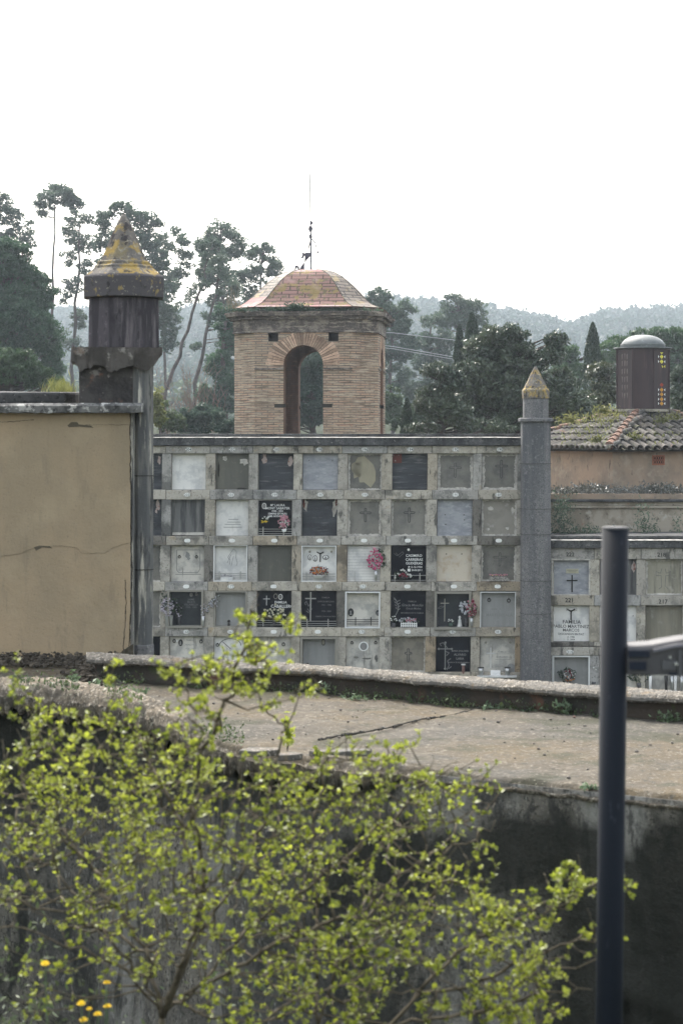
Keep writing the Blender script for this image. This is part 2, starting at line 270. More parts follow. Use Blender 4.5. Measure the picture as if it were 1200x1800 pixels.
ground_m = mat("earth_and_grass", (.022, .026, .014), [((.015, .024, .010), 1.5, .45, .6, ONE, .8), ((.045, .038, .026), 5, .55, .68, ONE, .6)], bump=[(6, .5)], spec=.02, rough=1)
hill_m = mat("hillside_earth", (.05, .06, .04), [((.10, .10, .06), .02, .45, .6, ONE, .7)])
kerb_brick = mat("dark_damp_brick", (.045, .036, .028), [((.03, .03, .025), 4, .45, .58, ONE, .85), ((.12, .06, .04), 3.5, .60, .66, (1, 1, .5), .7), ((.04, .055, .02), 6, .6, .67, ONE, .6)], bump=[(12, .7)])
kerb_top = mat("pebbly_coping_mortar", (.105, .094, .078), [((.05, .046, .04), 40, .54, .61, ONE, .8), ((.36, .33, .28), 45, .56, .62, ONE, .8), ((.10, .097, .09), 4, .45, .6, ONE, .8), ((.20, .18, .15), 20, .55, .66, ONE, .7), ((.16, .115, .065), 7, .58, .66, ONE, .6)], bump=[(18, .8), (70, .8)])
bark = mat("pine_bark", (.075, .062, .055), [((.035, .03, .028), 3, .45, .6, (1, 1, .3), .8), ((.14, .12, .105), 4, .57, .68, (1, 1, .3), .5)], bump=[(8, .6)])
twig = mat("bush_bark", (.095, .080, .055), [((.05, .042, .03), 20, .45, .6, ONE, .7)])
drybr = mat("bare_reddish_twig", (.16, .11, .085))
# ---- foliage
L_pine = leafmat("pine_needles", (.030, .056, .040), (.080, .118, .078), .4, nscale=.25, spec=.15)
L_pine2 = leafmat("loose_pine_needles", (.034, .060, .044), (.088, .122, .084), .4, nscale=.25, spec=.15)
L_dense = leafmat("dense_stone_pine_needles", (.018, .050, .027), (.060, .112, .058), .4, nscale=.35, spec=.15)
L_cyp = leafmat("cypress_scales", (.020, .040, .024), (.050, .074, .040), .15, nscale=.8)
L_mag = leafmat("glossy_magnolia_leaf", (.022, .042, .024), (.085, .110, .060), .15, rough=.38, nscale=.8, spec=.6)
L_shrub = leafmat("shrub_leaf", (.035, .060, .025), (.10, .13, .05), .3, nscale=.8)
L_far = leafmat("distant_forest_leaf", (.020, .040, .030), (.028, .050, .036), .45, nscale=.03, spec=.05)
L_pale = leafmat("pale_distant_leaf", (.05, .08, .045), (.10, .13, .07), .2, nscale=.03, spec=.05)
L_bush = leafmat("fresh_yellow_green_leaf", (.115, .15, .015), (.36, .40, .055), .55, rough=.35, nscale=3)
L_grass = leafmat("yellow_green_grass", (.10, .12, .03), (.24, .24, .09), .4, nscale=2)
L_succ = leafmat("grey_green_succulent", (.045, .050, .042), (.15, .155, .14), .1, nscale=2)
L_weed = leafmat("pale_weed_leaf", (.07, .12, .055), (.20, .27, .16), .35, nscale=2)
def flowermat(n, c, c2=None): return leafmat("petal_" + n, c, c2 or c, .2, nscale=20)
FL = dict(pink=flowermat("pink", (.50, .16, .22), (.60, .34, .38)), magenta=flowermat("magenta", (.42, .035, .13), (.55, .12, .22)), white=flowermat("white", (.62, .62, .58)), yellow=flowermat("yellow", (.70, .50, .03)),
          orange=flowermat("orange", (.48, .10, .03), (.55, .25, .06)), red=flowermat("burgundy", (.18, .02, .035)), mauve=flowermat("mauve", (.30, .25, .30), (.60, .56, .60)), silver=flowermat("silver", (.45, .46, .48)), cream=flowermat("cream", (.50, .47, .34)))
L_bq = leafmat("bouquet_leaf", (.02, .035, .02), (.05, .08, .04), .15, nscale=10)

# ------------------------------------------------------------------ terrain
RIDGE = [(-3000, 600), (-600, 596), (0, 584), (300, 576), (500, 560), (700, 552), (850, 566), (940, 584), (1000, 597), (1060, 580), (1200, 573), (1700, 566), (4000, 600)]
def sm(a, b, x): t = np.clip((x - a) / (b - a), 0, 1); return t * t * (3 - 2 * t)
def ground_z(X, Y):
    X = np.asarray(X, float); Y = np.asarray(Y, float)
    px = CX + F * X / np.maximum(Y, 5)
    near = np.interp(Y, [-50, 3, 8.5, 12.7, 13.5, 62], [4.65, 4.65, 2.45, 2.45, 0, 0])
    mid = np.interp(Y, [62, 75, 100, 135, 200, 300, 5000], [0, 1.5, 4.0, 6.0, 7.5, 9, 9]); z = np.where(Y < 62, near, mid)
    rz = EZ + (HZ - np.interp(px, [a for a, b in RIDGE], [b for a, b in RIDGE])) / F * 900
    s = sm(280, 900, Y); z = np.where(Y > 280, z * (1 - s) + rz * s, z)
    z = z - 40 * sm(930, 1500, Y) + np.where(Y > 200, 1.0, 0) * 2.0 * np.sin(X * .021 + 1) * np.sin(Y * .013) * sm(200, 500, Y)
    return z
ys = np.array([-60, -20, 0, 3, 4.5, 6, 7, 8.5, 10, 11.5, 12.7, 13.0, 13.5, 16, 22, 30, 40, 50, 62, 68, 75, 85, 100, 115, 135, 160, 200, 240, 280] + list(np.linspace(310, 930, 36)) + [960, 1000, 1060, 1150, 1300, 1500, 1560])
xs = np.array(sorted(set(list(np.linspace(-1500, -300, 13)) + list(np.linspace(-300, 300, 81)) + list(np.linspace(300, 1500, 13)))))
GX, GY = np.meshgrid(xs, ys); GZ = ground_z(GX, GY)
V = np.stack([GX, GY, GZ], -1).reshape(-1, 3); nx = len(xs)
ii, jj = np.meshgrid(np.arange(len(ys) - 1), np.arange(nx - 1), indexing='ij'); a = (ii * nx + jj).ravel()
g = npmesh("ground", V, np.stack([a, a + 1, a + 1 + nx, a + nx], 1), ground_m, smooth=True); tag(g, kind='structure')

# far wooded hills: one mass
def crowns(P, rw, rh, n, size, asp=.6):
    m = len(P); d = unit(rng.normal(size=(m * n, 3))); rr = rng.uniform(.55, 1.0, (m * n, 1))
    base = np.repeat(P, n, 0); rw = np.repeat(rw, n).reshape(-1, 1); rh = np.repeat(rh, n).reshape(-1, 1)
    c = base + d * rr * np.concatenate([rw, rw, rh], 1) + np.concatenate([np.zeros((m * n, 2)), rh], 1)
    return cards(c, rng.uniform(.6, 1.2, m * n) * size, asp)
def farwood(name, N, y0, y1, h0, h1, material, n, size, pxr=(-700, 1900), thin=None):
    Y = y0 + (y1 - y0) * rng.uniform(0, 1, N) ** .8; px = rng.uniform(pxr[0], pxr[1], N); X = (px - CX) / F * Y
    if thin is not None: k = fnoise(np.stack([X, Y, Y * 0], 1), thin) > -.2; X = X[k]; Y = Y[k]
    h = rng.uniform(h0, h1, len(X)); P = np.stack([X, Y, ground_z(X, Y) - .5], 1)
    V, Fq = crowns(P, h * .32, h * .5, n, size)
    o = npmesh(name, V, Fq, material); tag(o, kind='stuff'); return o
tag(farwood("distant_forest", 10500, 300, 915, 4, 8, L_far, 26, 1.05), "hazy blue-green wooded hills closing the view")
tag(farwood("pale_woodland", 900, 240, 420, 4, 8, L_pale, 34, .55, thin=.03), "pale green woodland at the foot of the hazy hills")

# ------------------------------------------------------------------ trees
def skel(pts_px, D, r0, r1, mb, n=7):
    P = [W(x, y, D) for x, y in pts_px]; mb.tube(P, list(np.linspace(r0, r1, len(P))), n); return P
def tree(name, label, cat, D, blobs, trunk, leaf, dens=1.0, lpx=3.2, clump=10, perclump=48, r0=.2, group=None, up=.3, asp=.45, flatb=.8, branches=True, barkm=None, nrad=.55):
    """blobs: (px,py,rx,ry) ellipsoids of foliage at distance D; trunk: px polyline from the ground upwards"""
    s = D / F; b0 = W(trunk[0][0], trunk[0][1], D)
    gz = float(ground_z(b0.x, b0.y)); root = empty(name, (b0.x, b0.y, gz), 0, label, cat, group)
    inv = Vector((b0.x, b0.y, gz)); mb = MB(); P = [W(x, y, D) for x, y in trunk]
    if P[0].z > gz + .05: P = [Vector((P[0].x, P[0].y, gz - .2))] + P
    P = [p - inv for p in P]; Q = []
    for a_, b_ in zip(P[:-1], P[1:]):
        for t_ in (0, .34, .67): Q.append(a_.lerp(b_, t_) + (Vector((random.gauss(0, 1), random.gauss(0, 1), 0)) * r0 * .45 if (Q or t_) else Vector()))
    P = Q + [P[-1]]; mb.tube(P, list(np.linspace(r0, r0 * .3, len(P))), 8)
    CC = []
    for (bx, by, rx, ry) in blobs:
        c = np.array(W(bx, by, D) - inv); c[1] += rng.uniform(-.5, .5) * rx * s
        nc = max(4, int(dens * (rx * ry) / (clump * clump) * 5.6)); d = unit(rng.normal(size=(nc, 3))); rr = rng.uniform(.25, 1, (nc, 1)) ** .6
        CC.append(c + d * rr * np.array([rx * s, rx * s * flatb, ry * s]))
    CC = np.concatenate(CC)
    if branches:
        Pn = np.concatenate([np.array([np.array(P[a]) + (np.array(P[a + 1]) - np.array(P[a])) * t / 10 for t in range(10)]) for a in range(len(P) - 1)] + [np.array([P[-1]])])
        for k in range(0, len(CC), 3):
            c = CC[k]; hd = np.linalg.norm(Pn[:, :2] - c[:2], axis=1); q = Pn[int(np.argmin(np.abs(Pn[:, 2] - (c[2] - .35 * hd)) + .3 * hd))]
            mid = (q + c) / 2 + np.array([0, 0, -.06]) * np.linalg.norm(c - q) + rng.normal(size=3) * .05 * np.linalg.norm(c - q)
            mb.tube([q, mid, c], [r0 * .20, r0 * .12, r0 * .05], 4)
    mb.build("trunk", barkm or bark, root, smooth=True)
    m = len(CC); cr = clump * s * rng.uniform(.7, 1.25, m)
    d = unit(rng.normal(size=(m * perclump, 3))) * rng.uniform(.15, 1, (m * perclump, 1)) ** nrad
    pos = np.repeat(CC, perclump, 0) + d * np.repeat(cr, perclump).reshape(-1, 1) * np.array([1, 1, .7])
    V, Fq = cards(pos, rng.uniform(.6, 1.3, len(pos)) * lpx * 1.12 * s, asp, up)
    npmesh("crown", V, Fq, leaf, root)
    return root
PG = "loose tall pines on the slope left of the tower"
tree("pine_tree", "sparse pine entering at the far left edge above the dark domed pine", "tree", 150, [(0, 365, 30, 34), (3, 420, 22, 26), (35, 402, 26, 22), (48, 428, 14, 16), (20, 380, 18, 20), (-30, 400, 30, 60)], [(-20, 720), (-15, 500), (2, 360)], L_pine2, .55, 3, 10, group=PG)
tree("pine_tree", "tall slim pine with bare trunk and flat umbrella crown near the left", "tree", 155, [(100, 345, 36, 15), (74, 366, 20, 13), (130, 360, 24, 13), (95, 332, 22, 9), (115, 338, 20, 10)], [(88, 740), (92, 560), (95, 440), (98, 350)], L_pine2, .8, 2.8, 9, r0=.17, group=PG)
tree("pine_tree", "narrow pine with ragged crown just left of the large lichened pillar", "tree", 150, [(138, 388, 24, 18), (126, 415, 20, 20), (152, 430, 18, 22), (120, 455, 15, 15), (148, 470, 15, 18), (135, 500, 20, 16), (110, 520, 14, 14), (140, 560, 22, 18), (120, 600, 18, 18)], [(128, 740), (131, 600), (136, 500), (140, 400)], L_pine2, .5, 2.8, 9, group=PG)
tree("pine_tree", "broad pine whose crown rises directly behind the large lichened pillar", "tree", 140, [(213, 368, 28, 14), (183, 385, 20, 18), (252, 385, 34, 20), (240, 425, 44, 22), (180, 422, 15, 24), (275, 460, 25, 24), (200, 460, 30, 20), (290, 520, 30, 30), (295, 560, 26, 30), (300, 600, 22, 18)], [(205, 740), (208, 560), (225, 390)], L_pine, .8, 3, 10, r0=.22, group=PG)
tree("pine_tree", "airy pine just right of the large lichened pillar", "tree", 150, [(300, 425, 34, 24), (325, 455, 20, 18), (318, 490, 20, 20), (285, 480, 22, 26), (335, 520, 12, 14)], [(289, 740), (288, 560), (290, 430)], L_pine2, .55, 3, 10, r0=.16, group=PG)
tree("pine_tree", "tallest pine left of the tower with a broken open crown", "tree", 145, [(388, 405, 34, 16), (366, 432, 26, 22), (410, 436, 26, 24), (380, 478, 36, 26), (395, 530, 30, 26), (400, 590, 22, 30), (380, 640, 18, 16)], [(398, 740), (396, 620), (390, 500), (388, 405)], L_pine, .75, 3, 10, r0=.19, group=PG)
tree("pine_tree", "rounded pine immediately left of the dome of the tower", "tree", 150, [(462, 446, 30, 18), (484, 468, 18, 18), (440, 486, 28, 24), (450, 530, 30, 26), (420, 560, 24, 26), (415, 640, 22, 40), (440, 600, 30, 30)], [(452, 740), (455, 600), (460, 450)], L_pine, .8, 3, 10, r0=.19, group=PG)
tree("pine_tree", "pine with the strongly leaning bare trunk between pillar and tower", "tree", 120, [(372, 440, 22, 22), (360, 470, 18, 14), (352, 500, 14, 12)], [(285, 705), (305, 650), (330, 580), (356, 490), (370, 440)], L_pine2, .5, 3, 9, r0=.16, group=PG)
tree("pine_tree", "pine with the slightly leaning trunk nearest the tower", "tree", 118, [(388, 470, 24, 24), (400, 510, 22, 20), (372, 560, 14, 12), (405, 570, 20, 22), (345, 615, 12, 10)], [(338, 722), (350, 650), (360, 590), (378, 520), (388, 460)], L_pine2, .5, 3, 9, r0=.16, group=PG)
tree("pine_tree", "dark shrubby pine against the left side of the tower", "tree", 105, [(400, 690, 26, 40), (385, 640, 22, 28), (408, 600, 20, 34), (375, 715, 26, 26), (392, 560, 20, 24), (360, 690, 14, 26)], [(395, 760), (397, 560)], L_dense, .9, 3, 9, r0=.25, group=PG)
tree("stone_pine", "large dark domed pine filling the left edge", "tree", 92, [(5, 462, 58, 46), (48, 515, 46, 46), (-40, 500, 60, 60), (22, 580, 82, 52), (84, 595, 28, 34), (20, 540, 60, 40), (-10, 640, 70, 50), (95, 640, 20, 30)], [(30, 760), (20, 620), (15, 520)], L_dense, 1.5, 3, 9, r0=.22, up=.8, group="stone pines")
tree("stone_pine", "bright green low domed pine at the left edge behind the flat slab", "tree", 62, [(15, 645, 58, 34), (62, 660, 30, 22), (-30, 640, 40, 44), (100, 690, 20, 26)], [(20, 770), (20, 680)], leafmat("green_stone_pine_needles", (.022, .050, .022), (.062, .105, .045), .25, nscale=.6), 1.9, 3.2, 9, r0=.2, up=1.2, group="stone pines")  # needles a slightly warmer green than the large dark pine
tree("pine_tree", "dark pine showing just right of the cornice of the tower", "tree", 140, [(668, 520, 26, 14), (690, 542, 38, 18), (716, 540, 14, 12), (690, 575, 36, 24), (700, 615, 34, 24), (725, 600, 16, 16), (690, 660, 30, 30)], [(690, 760), (690, 640), (685, 530)], L_pine, .85, 3, 10, r0=.19)
tree("pine_tree", "open grey-green pine rising behind the pair of pointed cypresses", "tree", 150, [(800, 534, 28, 18), (833, 545, 20, 18), (812, 560, 26, 18), (775, 560, 20, 18), (840, 580, 20, 24)], [(800, 760), (802, 640), (805, 540)], L_pine2, .8, 2.8, 9, r0=.17)
tree("pine_tree", "paler loose pine between the dark one by the tower and the cypress pair", "tree", 145, [(758, 566, 20, 14), (752, 600, 26, 22), (780, 600, 26, 24), (745, 640, 26, 22), (775, 640, 30, 24), (720, 680, 24, 24), (750, 690, 34, 30)], [(755, 760), (752, 650), (757, 570)], L_pine2, .6, 3, 10, r0=.16)
tree("stone_pine", "wide green umbrella pine behind the domed lantern", "tree", 105, [(1150, 592, 46, 16), (1100, 606, 34, 18), (1195, 600, 34, 22), (1180, 640, 44, 30), (1090, 645, 34, 28), (1130, 640, 40, 30), (1240, 620, 40, 40)], [(1150, 770), (1148, 680), (1148, 610)], leafmat("green_umbrella_pine_needles", (.024, .058, .024), (.065, .12, .048), .25, nscale=.4), 1.3, 3, 9, r0=.19, up=1, group="stone pines")
tree("stone_pine", "light green feathery pine between the magnolia and the lone cypress", "tree", 98, [(1002, 622, 18, 20), (985, 655, 30, 22), (1010, 660, 24, 26), (1070, 620, 22, 20)], [(1000, 770), (1000, 640)], leafmat("feathery_pine_needles", (.035, .075, .035), (.085, .14, .06), .3, nscale=.4), 1.0, 3.4, 9, r0=.2, up=1.5, group="stone pines")
tree("stone_pine", "dark dense pine seen through the arch of the tower", "tree", 88, [(552, 640, 50, 40), (545, 700, 60, 50), (600, 690, 50, 50), (500, 700, 40, 50)], [(550, 780), (550, 700), (551, 640)], L_pine, 1.1, 3, 9, r0=.2, up=.8, group="stone pines")
def cypress(label, px, tip, base, hw, D, lean=0, group="dark pointed cypresses"):
    s = D / F; b = W(px, base, D); gz = float(ground_z(b.x, D)); root = empty("cypress_tree", (b.x, D, gz), 0, label, "cypress", group)
    H = W(px, tip, D).z - gz; Hv = (base - tip) * s; n = 5200
    t = rng.uniform(0, 1, n) ** .8; h0 = max(0, H - Hv); z = h0 + t * Hv
    prof = hw * s * np.clip(1 - t, 0, 1) ** .55 * (1 - .25 * np.exp(-t * 8)) * (1 + .13 * np.sin(t * 31 + 2) * (1 - t))
    ang = rng.uniform(0, 2 * np.pi, n); rr = rng.uniform(.35, 1, n) ** .45 * prof * (1 + .16 * np.sin(ang * 5 + t * 9))
    P = np.stack([rr * np.cos(ang) + lean * s * t, rr * np.sin(ang), z], 1)
    V, Fq = cards(P, rng.uniform(.7, 1.4, n) * 2.7 * s, .35, 2.5); npmesh("crown", V, Fq, L_cyp, root)
    MB().tube([(0, 0, -.2), (0, 0, H * .5), (lean * s, 0, H * .95)], [.16, .1, .03], 6).build("trunk", bark, root, smooth=True)
cypress("broad right-hand cypress of the pair above the magnolia", 829, 551, 665, 21, 76)
cypress("slim left-hand cypress of the pair above the magnolia", 807, 572, 660, 13, 76.5)
cypress("lone cypress standing between the green pines left of the lantern", 1041, 568, 700, 22, 84)
cypress("small cypress at the right foot of the brick tower", 715, 702, 775, 14, 60)
def maglike(label, D, blobs, trunk, lpx=3.6, dens=1.0, name="magnolia_tree", leaf=None):
    tree(name, label, "tree", D, blobs, trunk, leaf or L_mag, dens, lpx, 9, 30, r0=.16, asp=.42, up=.9, group="glossy leaved trees behind the niche wall", nrad=.35)
maglike("big glossy dark magnolia filling the space between tower and small pillar", 58, [(885, 588, 42, 18), (850, 612, 40, 24), (915, 630, 50, 34), (976, 600, 20, 16), (975, 622, 14, 16), (835, 655, 40, 26), (880, 680, 56, 40), (940, 690, 50, 40), (985, 680, 30, 34), (1010, 710, 34, 26), (900, 735, 80, 26), (820, 710, 40, 34), (980, 740, 60, 20)], [(900, 800), (895, 720), (885, 620)], dens=1.5)
maglike("lower magnolia with rusty-topped crown left of the big glossy one", 56, [(770, 652, 32, 14), (800, 672, 26, 22), (765, 700, 38, 24), (745, 712, 22, 16), (790, 725, 40, 22), (745, 752, 30, 10), (850, 750, 60, 14)], [(785, 800), (782, 740), (778, 670)], dens=1.25)
maglike("small yellowish magnolia just left of the domed lantern", 60, [(1058, 655, 24, 16), (1062, 690, 28, 24), (1040, 712, 28, 16)], [(1060, 800), (1060, 680)], dens=1.3, leaf=leafmat("yellowing_magnolia_leaf", (.035, .05, .025), (.11, .12, .06), .15, rough=.3, nscale=.8, spec=.6))
maglike("glossy shrub cut by the right edge beside the lantern", 60, [(1195, 665, 18, 18), (1192, 700, 24, 22), (1220, 690, 30, 30)], [(1195, 800), (1195, 700)], dens=1.3)
for i, (lb, D, bl, lf, tr) in enumerate([
    ("low green bush above the niche wall next to the large pillar", 70, [(280, 725, 18, 22), (300, 742, 26, 18)], L_shrub, (285, 780)),
    ("dark green shrub under the leaning pines", 74, [(330, 735, 30, 16), (360, 728, 26, 20), (345, 752, 40, 12)], L_pine, (345, 790)),
    ("grey-leaved shrub above the coping left of the tower", 66, [(400, 750, 26, 12), (385, 735, 14, 12)], L_pine2, (395, 790)),
    ("yellowing bush beside the large pillar", 64, [(276, 705, 10, 22), (280, 735, 12, 18)], L_grass, (279, 780)),
    ("misty shrub between the tower and the small cypress", 90, [(700, 735, 22, 22), (735, 730, 22, 20), (690, 700, 20, 22)], L_pale, (705, 780))]):
    tree("shrub", lb, "shrub", D, bl, [tr, (tr[0] + 2, bl[0][1])], lf, 1.0, 3, 8, r0=.06, group="shrubs behind the niche wall")
def bare(label, px, D, H, n=26):
    b = W(px, 760, D); gz = float(ground_z(b.x, D)); root = empty("bare_bush", (b.x, D, gz), 0, label, "bush"); mb = MB(); top = W(px, 650, D).z - gz
    for k in range(n):
        x0 = random.uniform(-.3, .3); a = random.uniform(-.8, .8); p = [Vector((x0, random.uniform(-.3, .3), 0))]; hh = top * random.uniform(.6, 1)
        for q in range(1, 6): p.append(Vector((x0 + a * (q / 5) ** 1.3 * 1.4 + random.uniform(-.08, .08), p[0].y, hh * q / 5)))
        mb.tube(p, [.035, .03, .024, .02, .014, .008], 3)
        for j in range(2, 6):
            for _ in range(3): mb.tube([p[j], p[j] + Vector((random.uniform(-.5, .5), random.uniform(-.3, .3), random.uniform(.3, .8)))], [.012, .005], 3)
    mb.build("twigs", drybr, root)
bare("leafless reddish bush between the two leaning pines", 322, 95, 3)
bare("leafless reddish thicket at the foot of the second leaning pine", 358, 97, 3)
for lb, pts, D in (("upper overhead cable crossing right of the tower", [(600, 583), (690, 585), (800, 598), (1000, 600)], 100), ("middle overhead cable crossing right of the tower", [(600, 600), (690, 609), (800, 628), (1000, 640)], 98), ("lower overhead cable crossing right of the tower", [(600, 603), (690, 613), (800, 632), (1000, 646)], 98)):
    tag(MB().tube([W(x, y, D) for x, y in pts], .016, 4).build("overhead_cable", mat("pale_cable", (.30, .31, .32)), None), lb, "cable", "overhead cables")
#PART2
# ------------------------------------------------------------------ niche wall
def frame_map(D0, th, cx=CX):
    """returns (matrix values, function px,py -> local (u, z)) for a wall plane through px=cx at distance D0 turned by th"""
    x0 = (cx - CX) / F * D0
    def m(px, py):
        k = (px - CX) / F; u = (k * D0 - x0) / (math.cos(th) + k * math.sin(th)); Y = D0 - u * math.sin(th)
        return u, EZ - (py - HZ) / F * Y
    return x0, m
TH = R(5.4); NX, nm = frame_map(40.0, TH)
nw = empty("niche_wall", (NX, 40, 0), -TH, "long grey concrete burial niche wall with five visible rows of slabs and oval number plates", "niche wall")
LEAN = .0115
def nq(px, py): return nm(px - LEAN * (py - 790), py)
def quadbox(mb, M, x0, x1, y0, y1, w0, w1):
    a = M(x0, y1); b = M(x1, y1); c = M(x1, y0); d = M(x0, y0)   # bottom-left, bottom-right, top-right, top-left
    P = [(a[0], w0, a[1]), (b[0], w0, b[1]), (b[0], w1, b[1]), (a[0], w1, a[1]), (d[0], w0, d[1]), (c[0], w0, c[1]), (c[0], w1, c[1]), (d[0], w1, d[1])]
    mb.hexa(P)
COLS = [(224, 286), (302, 362), (380, 438), (454.5, 516), (532, 594), (612, 671), (689, 751), (769, 831), (847, 909)]
ROWS = [(797, 861), (878, 942), (958, 1022.5), (1038.5, 1102.5), (1118.5, 1181), (1197, 1260)]
JX = lambda a=1.0: random.uniform(-a, a)
mb = MB(); quadbox(mb, nq, 128, 921, 783, 1330, .22, 2.3)                      # body behind the openings
for (a, b) in [(128, 146), (208, 224)] + [(COLS[i][1], COLS[i + 1][0]) for i in range(8)] + [(909, 921)]:
    for (r0, r1) in ROWS: quadbox(mb, nq, a + JX(.6), b + JX(.6), r0 - .3, r1 + .3, -.045 + JX(.01), .219)
mb.build("niche_frame", conc, nw, bevel=.012)
mb = MB(); lin = [783.5] + [r[1] for r in ROWS]; lot = [797] + [r[0] for r in ROWS[1:]] + [1330]
for k in range(7):
    xs_ = [128, 216] + [(COLS[i][1] + COLS[i + 1][0]) / 2 + JX(2) for i in range(8)] + [921]
    for i in range(10): quadbox(mb, nq, xs_[i] + .25, xs_[i + 1] - .25, lin[k] + JX(.4), lot[k] + JX(.4), -.062 + JX(.010), .218)
mb.build("lintel_course", conc, nw, bevel=.012, kind=None)
mb = MB(); quadbox(mb, nq, 125, 925, 769.3, 783, -.13, 2.3); mb.build("coping_band", conc_dark, nw, bevel=.01)
edge_light_m = mat("painted_edge_light", (.42, .41, .38), [((.08, .08, .075), 6, .50, .58, (1, 1, 1), .85), ((.2, .19, .17), 30, .5, .6, ONE, .6)])  # paler strip paints the light caught along the coping's front edge
def lip(M, x0, x1, y, w0, w1, root):
    mb = MB(); n = 60
    for i in range(n):
        a, b = lerp(x0, x1, i / n), lerp(x0, x1, (i + 1) / n); h = random.uniform(.6, 1.3)
        A, B, C_, D_ = M(a, y), M(b - .05, y), M(b - .05, y - h * .6), M(a, y - h * .6)
        mb.hexa([(A[0], w0, A[1]), (B[0], w0, B[1]), (B[0], w1, B[1]), (A[0], w1, A[1]), (D_[0], w0 + .02, D_[1]), (C_[0], w0 + .02, C_[1]), (C_[0], w1, C_[1] + .02), (D_[0], w1, D_[1] + .02)])
    return mb.build("coping_edge_light", edge_light_m, root)
lip(nq, 125, 925, 769.2, -.155, .3, nw)
mb = MB(); quadbox(mb, nq, 123, 927, 762.5, 766.6, .02, 2.4); mb.build("coping_slab", conc_dark, nw, bevel=.008)
# ---- lettering
def text_verts(s, size, align='CENTER', shear=0):
    cu = bpy.data.curves.new("t", 'FONT'); cu.body = s; cu.size = size; cu.align_x = align; cu.shear = shear; cu.resolution_u = 2; cu.offset = size * .012
    o = bpy.data.objects.new("t", cu); C.objects.link(o); me = bpy.data.meshes.new_from_object(o.evaluated_get(bpy.context.evaluated_depsgraph_get()))
    vs = [tuple(v.co) for v in me.vertices]; fs = [tuple(p.vertices) for p in me.polygons]
    bpy.data.objects.remove(o); bpy.data.curves.remove(cu); bpy.data.meshes.remove(me); return vs, fs
def text(parent, lines, M, wd, m, name="inscription"):
    """lines: (string, px, py of baseline, size px [, align, shear])"""
    mb = MB()
    for ln in lines:
        u, z = M(ln[1], ln[2]); k = 40 / F; vs, fs = text_verts(ln[0], ln[3] * k * 1.38, *(ln[4:]))
        mb.add([(u + x, wd, z + y) for x, y, _ in vs], fs)
    return mb.build(name, m, parent)
# ---- number plates
NUM = {0: ['206', '204', '202', '200', '198', '196', '194', '192', '190'], 1: [None, '203', '201', '199', '197', '195', '193', '191', '189'], 3: [None, '', '177', '', '173', '171', '', '', ''], 4: [None, '168', '167', '', '', '170', '', '182', '181'], 2: [None] + [''] * 8}
YC = [790, 869.5, 950, 1030.5, 1110]
for r in range(5):
    for c in range(1, 9):
        px = (COLS[c][0] + COLS[c][1]) / 2 + JX(1.5); u, z = nq(px, YC[r]); hw, hh = .062, .038
        mb = MB(); mb.flat([(u + hw * math.copysign(abs(math.cos(a)) ** .7, math.cos(a)), z + hh * math.copysign(abs(math.sin(a)) ** .8, math.sin(a))) for a in np.arange(20) * math.pi / 10], -.079, -.045)
        pt = mb.build("number_plate", plate, nw)
        s = NUM[r][c]
        if s: text(pt, [(s, px, YC[r] + 2.4, 5)], nq, -.0803, blackp if r == 0 else greyline, "number")
# ---- slabs
def fN_(i, side, k): return float(np.clip(fnoise([[i * .33 + k * 1.7, side * 5.1 + k, 0]], 1.0, side)[0], -1, 1))
def rag(mb, M, x0, x1, y0, y1, w, wid=(2.5, 5), jit=1.4, step=2.2):
    """ragged band of plaster along the inside of a niche opening"""
    for side in range(4):
        L_ = (x1 - x0) if side in (0, 2) else (y1 - y0); n = int(L_ / step); out = []; inn = []
        for i in range(n + 1):
            t = i / n; d = lerp(wid[0], wid[1], .5 + .5 * fN_(i, side, x0)) * .8 + random.uniform(0, jit * 1.3)
            if side == 0: p, q = (lerp(x0, x1, t), y0), (lerp(x0, x1, t), y0 + d)
            elif side == 1: p, q = (x1, lerp(y0, y1, t)), (x1 - d, lerp(y0, y1, t))
            elif side == 2: p, q = (lerp(x0, x1, t), y1), (lerp(x0, x1, t), y1 - d * .8)
            else: p, q = (x0, lerp(y0, y1, t)), (x0 + d, lerp(y0, y1, t))
            out.append(M(*p)); inn.append(M(*q))
        for i in range(n):
            a, b, c_, d_ = out[i], out[i + 1], inn[i + 1], inn[i]
            mb.hexa([(a[0], w, a[1]), (b[0], w, b[1]), (b[0], w + .02, b[1]), (a[0], w + .02, a[1]), (d_[0], w + .004, d_[1]), (c_[0], w + .004, c_[1]), (c_[0], w + .02, c_[1]), (d_[0], w + .02, d_[1])])
def patch(mb, M, cx, cy, rx, ry, w, t=.004, n=11, jit=.3):
    P = []
    for i in range(n):
        a = 2 * math.pi * i / n; k = 1 + random.uniform(-jit, jit); P.append(M(cx + rx * k * math.cos(a), cy - ry * k * math.sin(a)))
    mb.flat(P, w - t, w + .003)
def rect_frame(mb, M, x0, x1, y0, y1, t, w0, w1):
    w0 -= .055
    quadbox(mb, M, x0, x1, y0, y0 + t, w0, w1); quadbox(mb, M, x0, x1, y1 - t, y1, w0, w1)
    quadbox(mb, M, x0, x0 + t, y0 + t, y1 - t, w0, w1); quadbox(mb, M, x1 - t, x1, y0 + t, y1 - t, w0, w1)
def slab(root, M, x0, x1, y0, y1, m, label, w=.07, inset=.3):
    mb = MB(); quadbox(mb, M, x0 + inset, x1 - inset, y0 + inset, y1 - inset, w, w + .045)
    return mb.build("niche_slab", m, root, label=label)
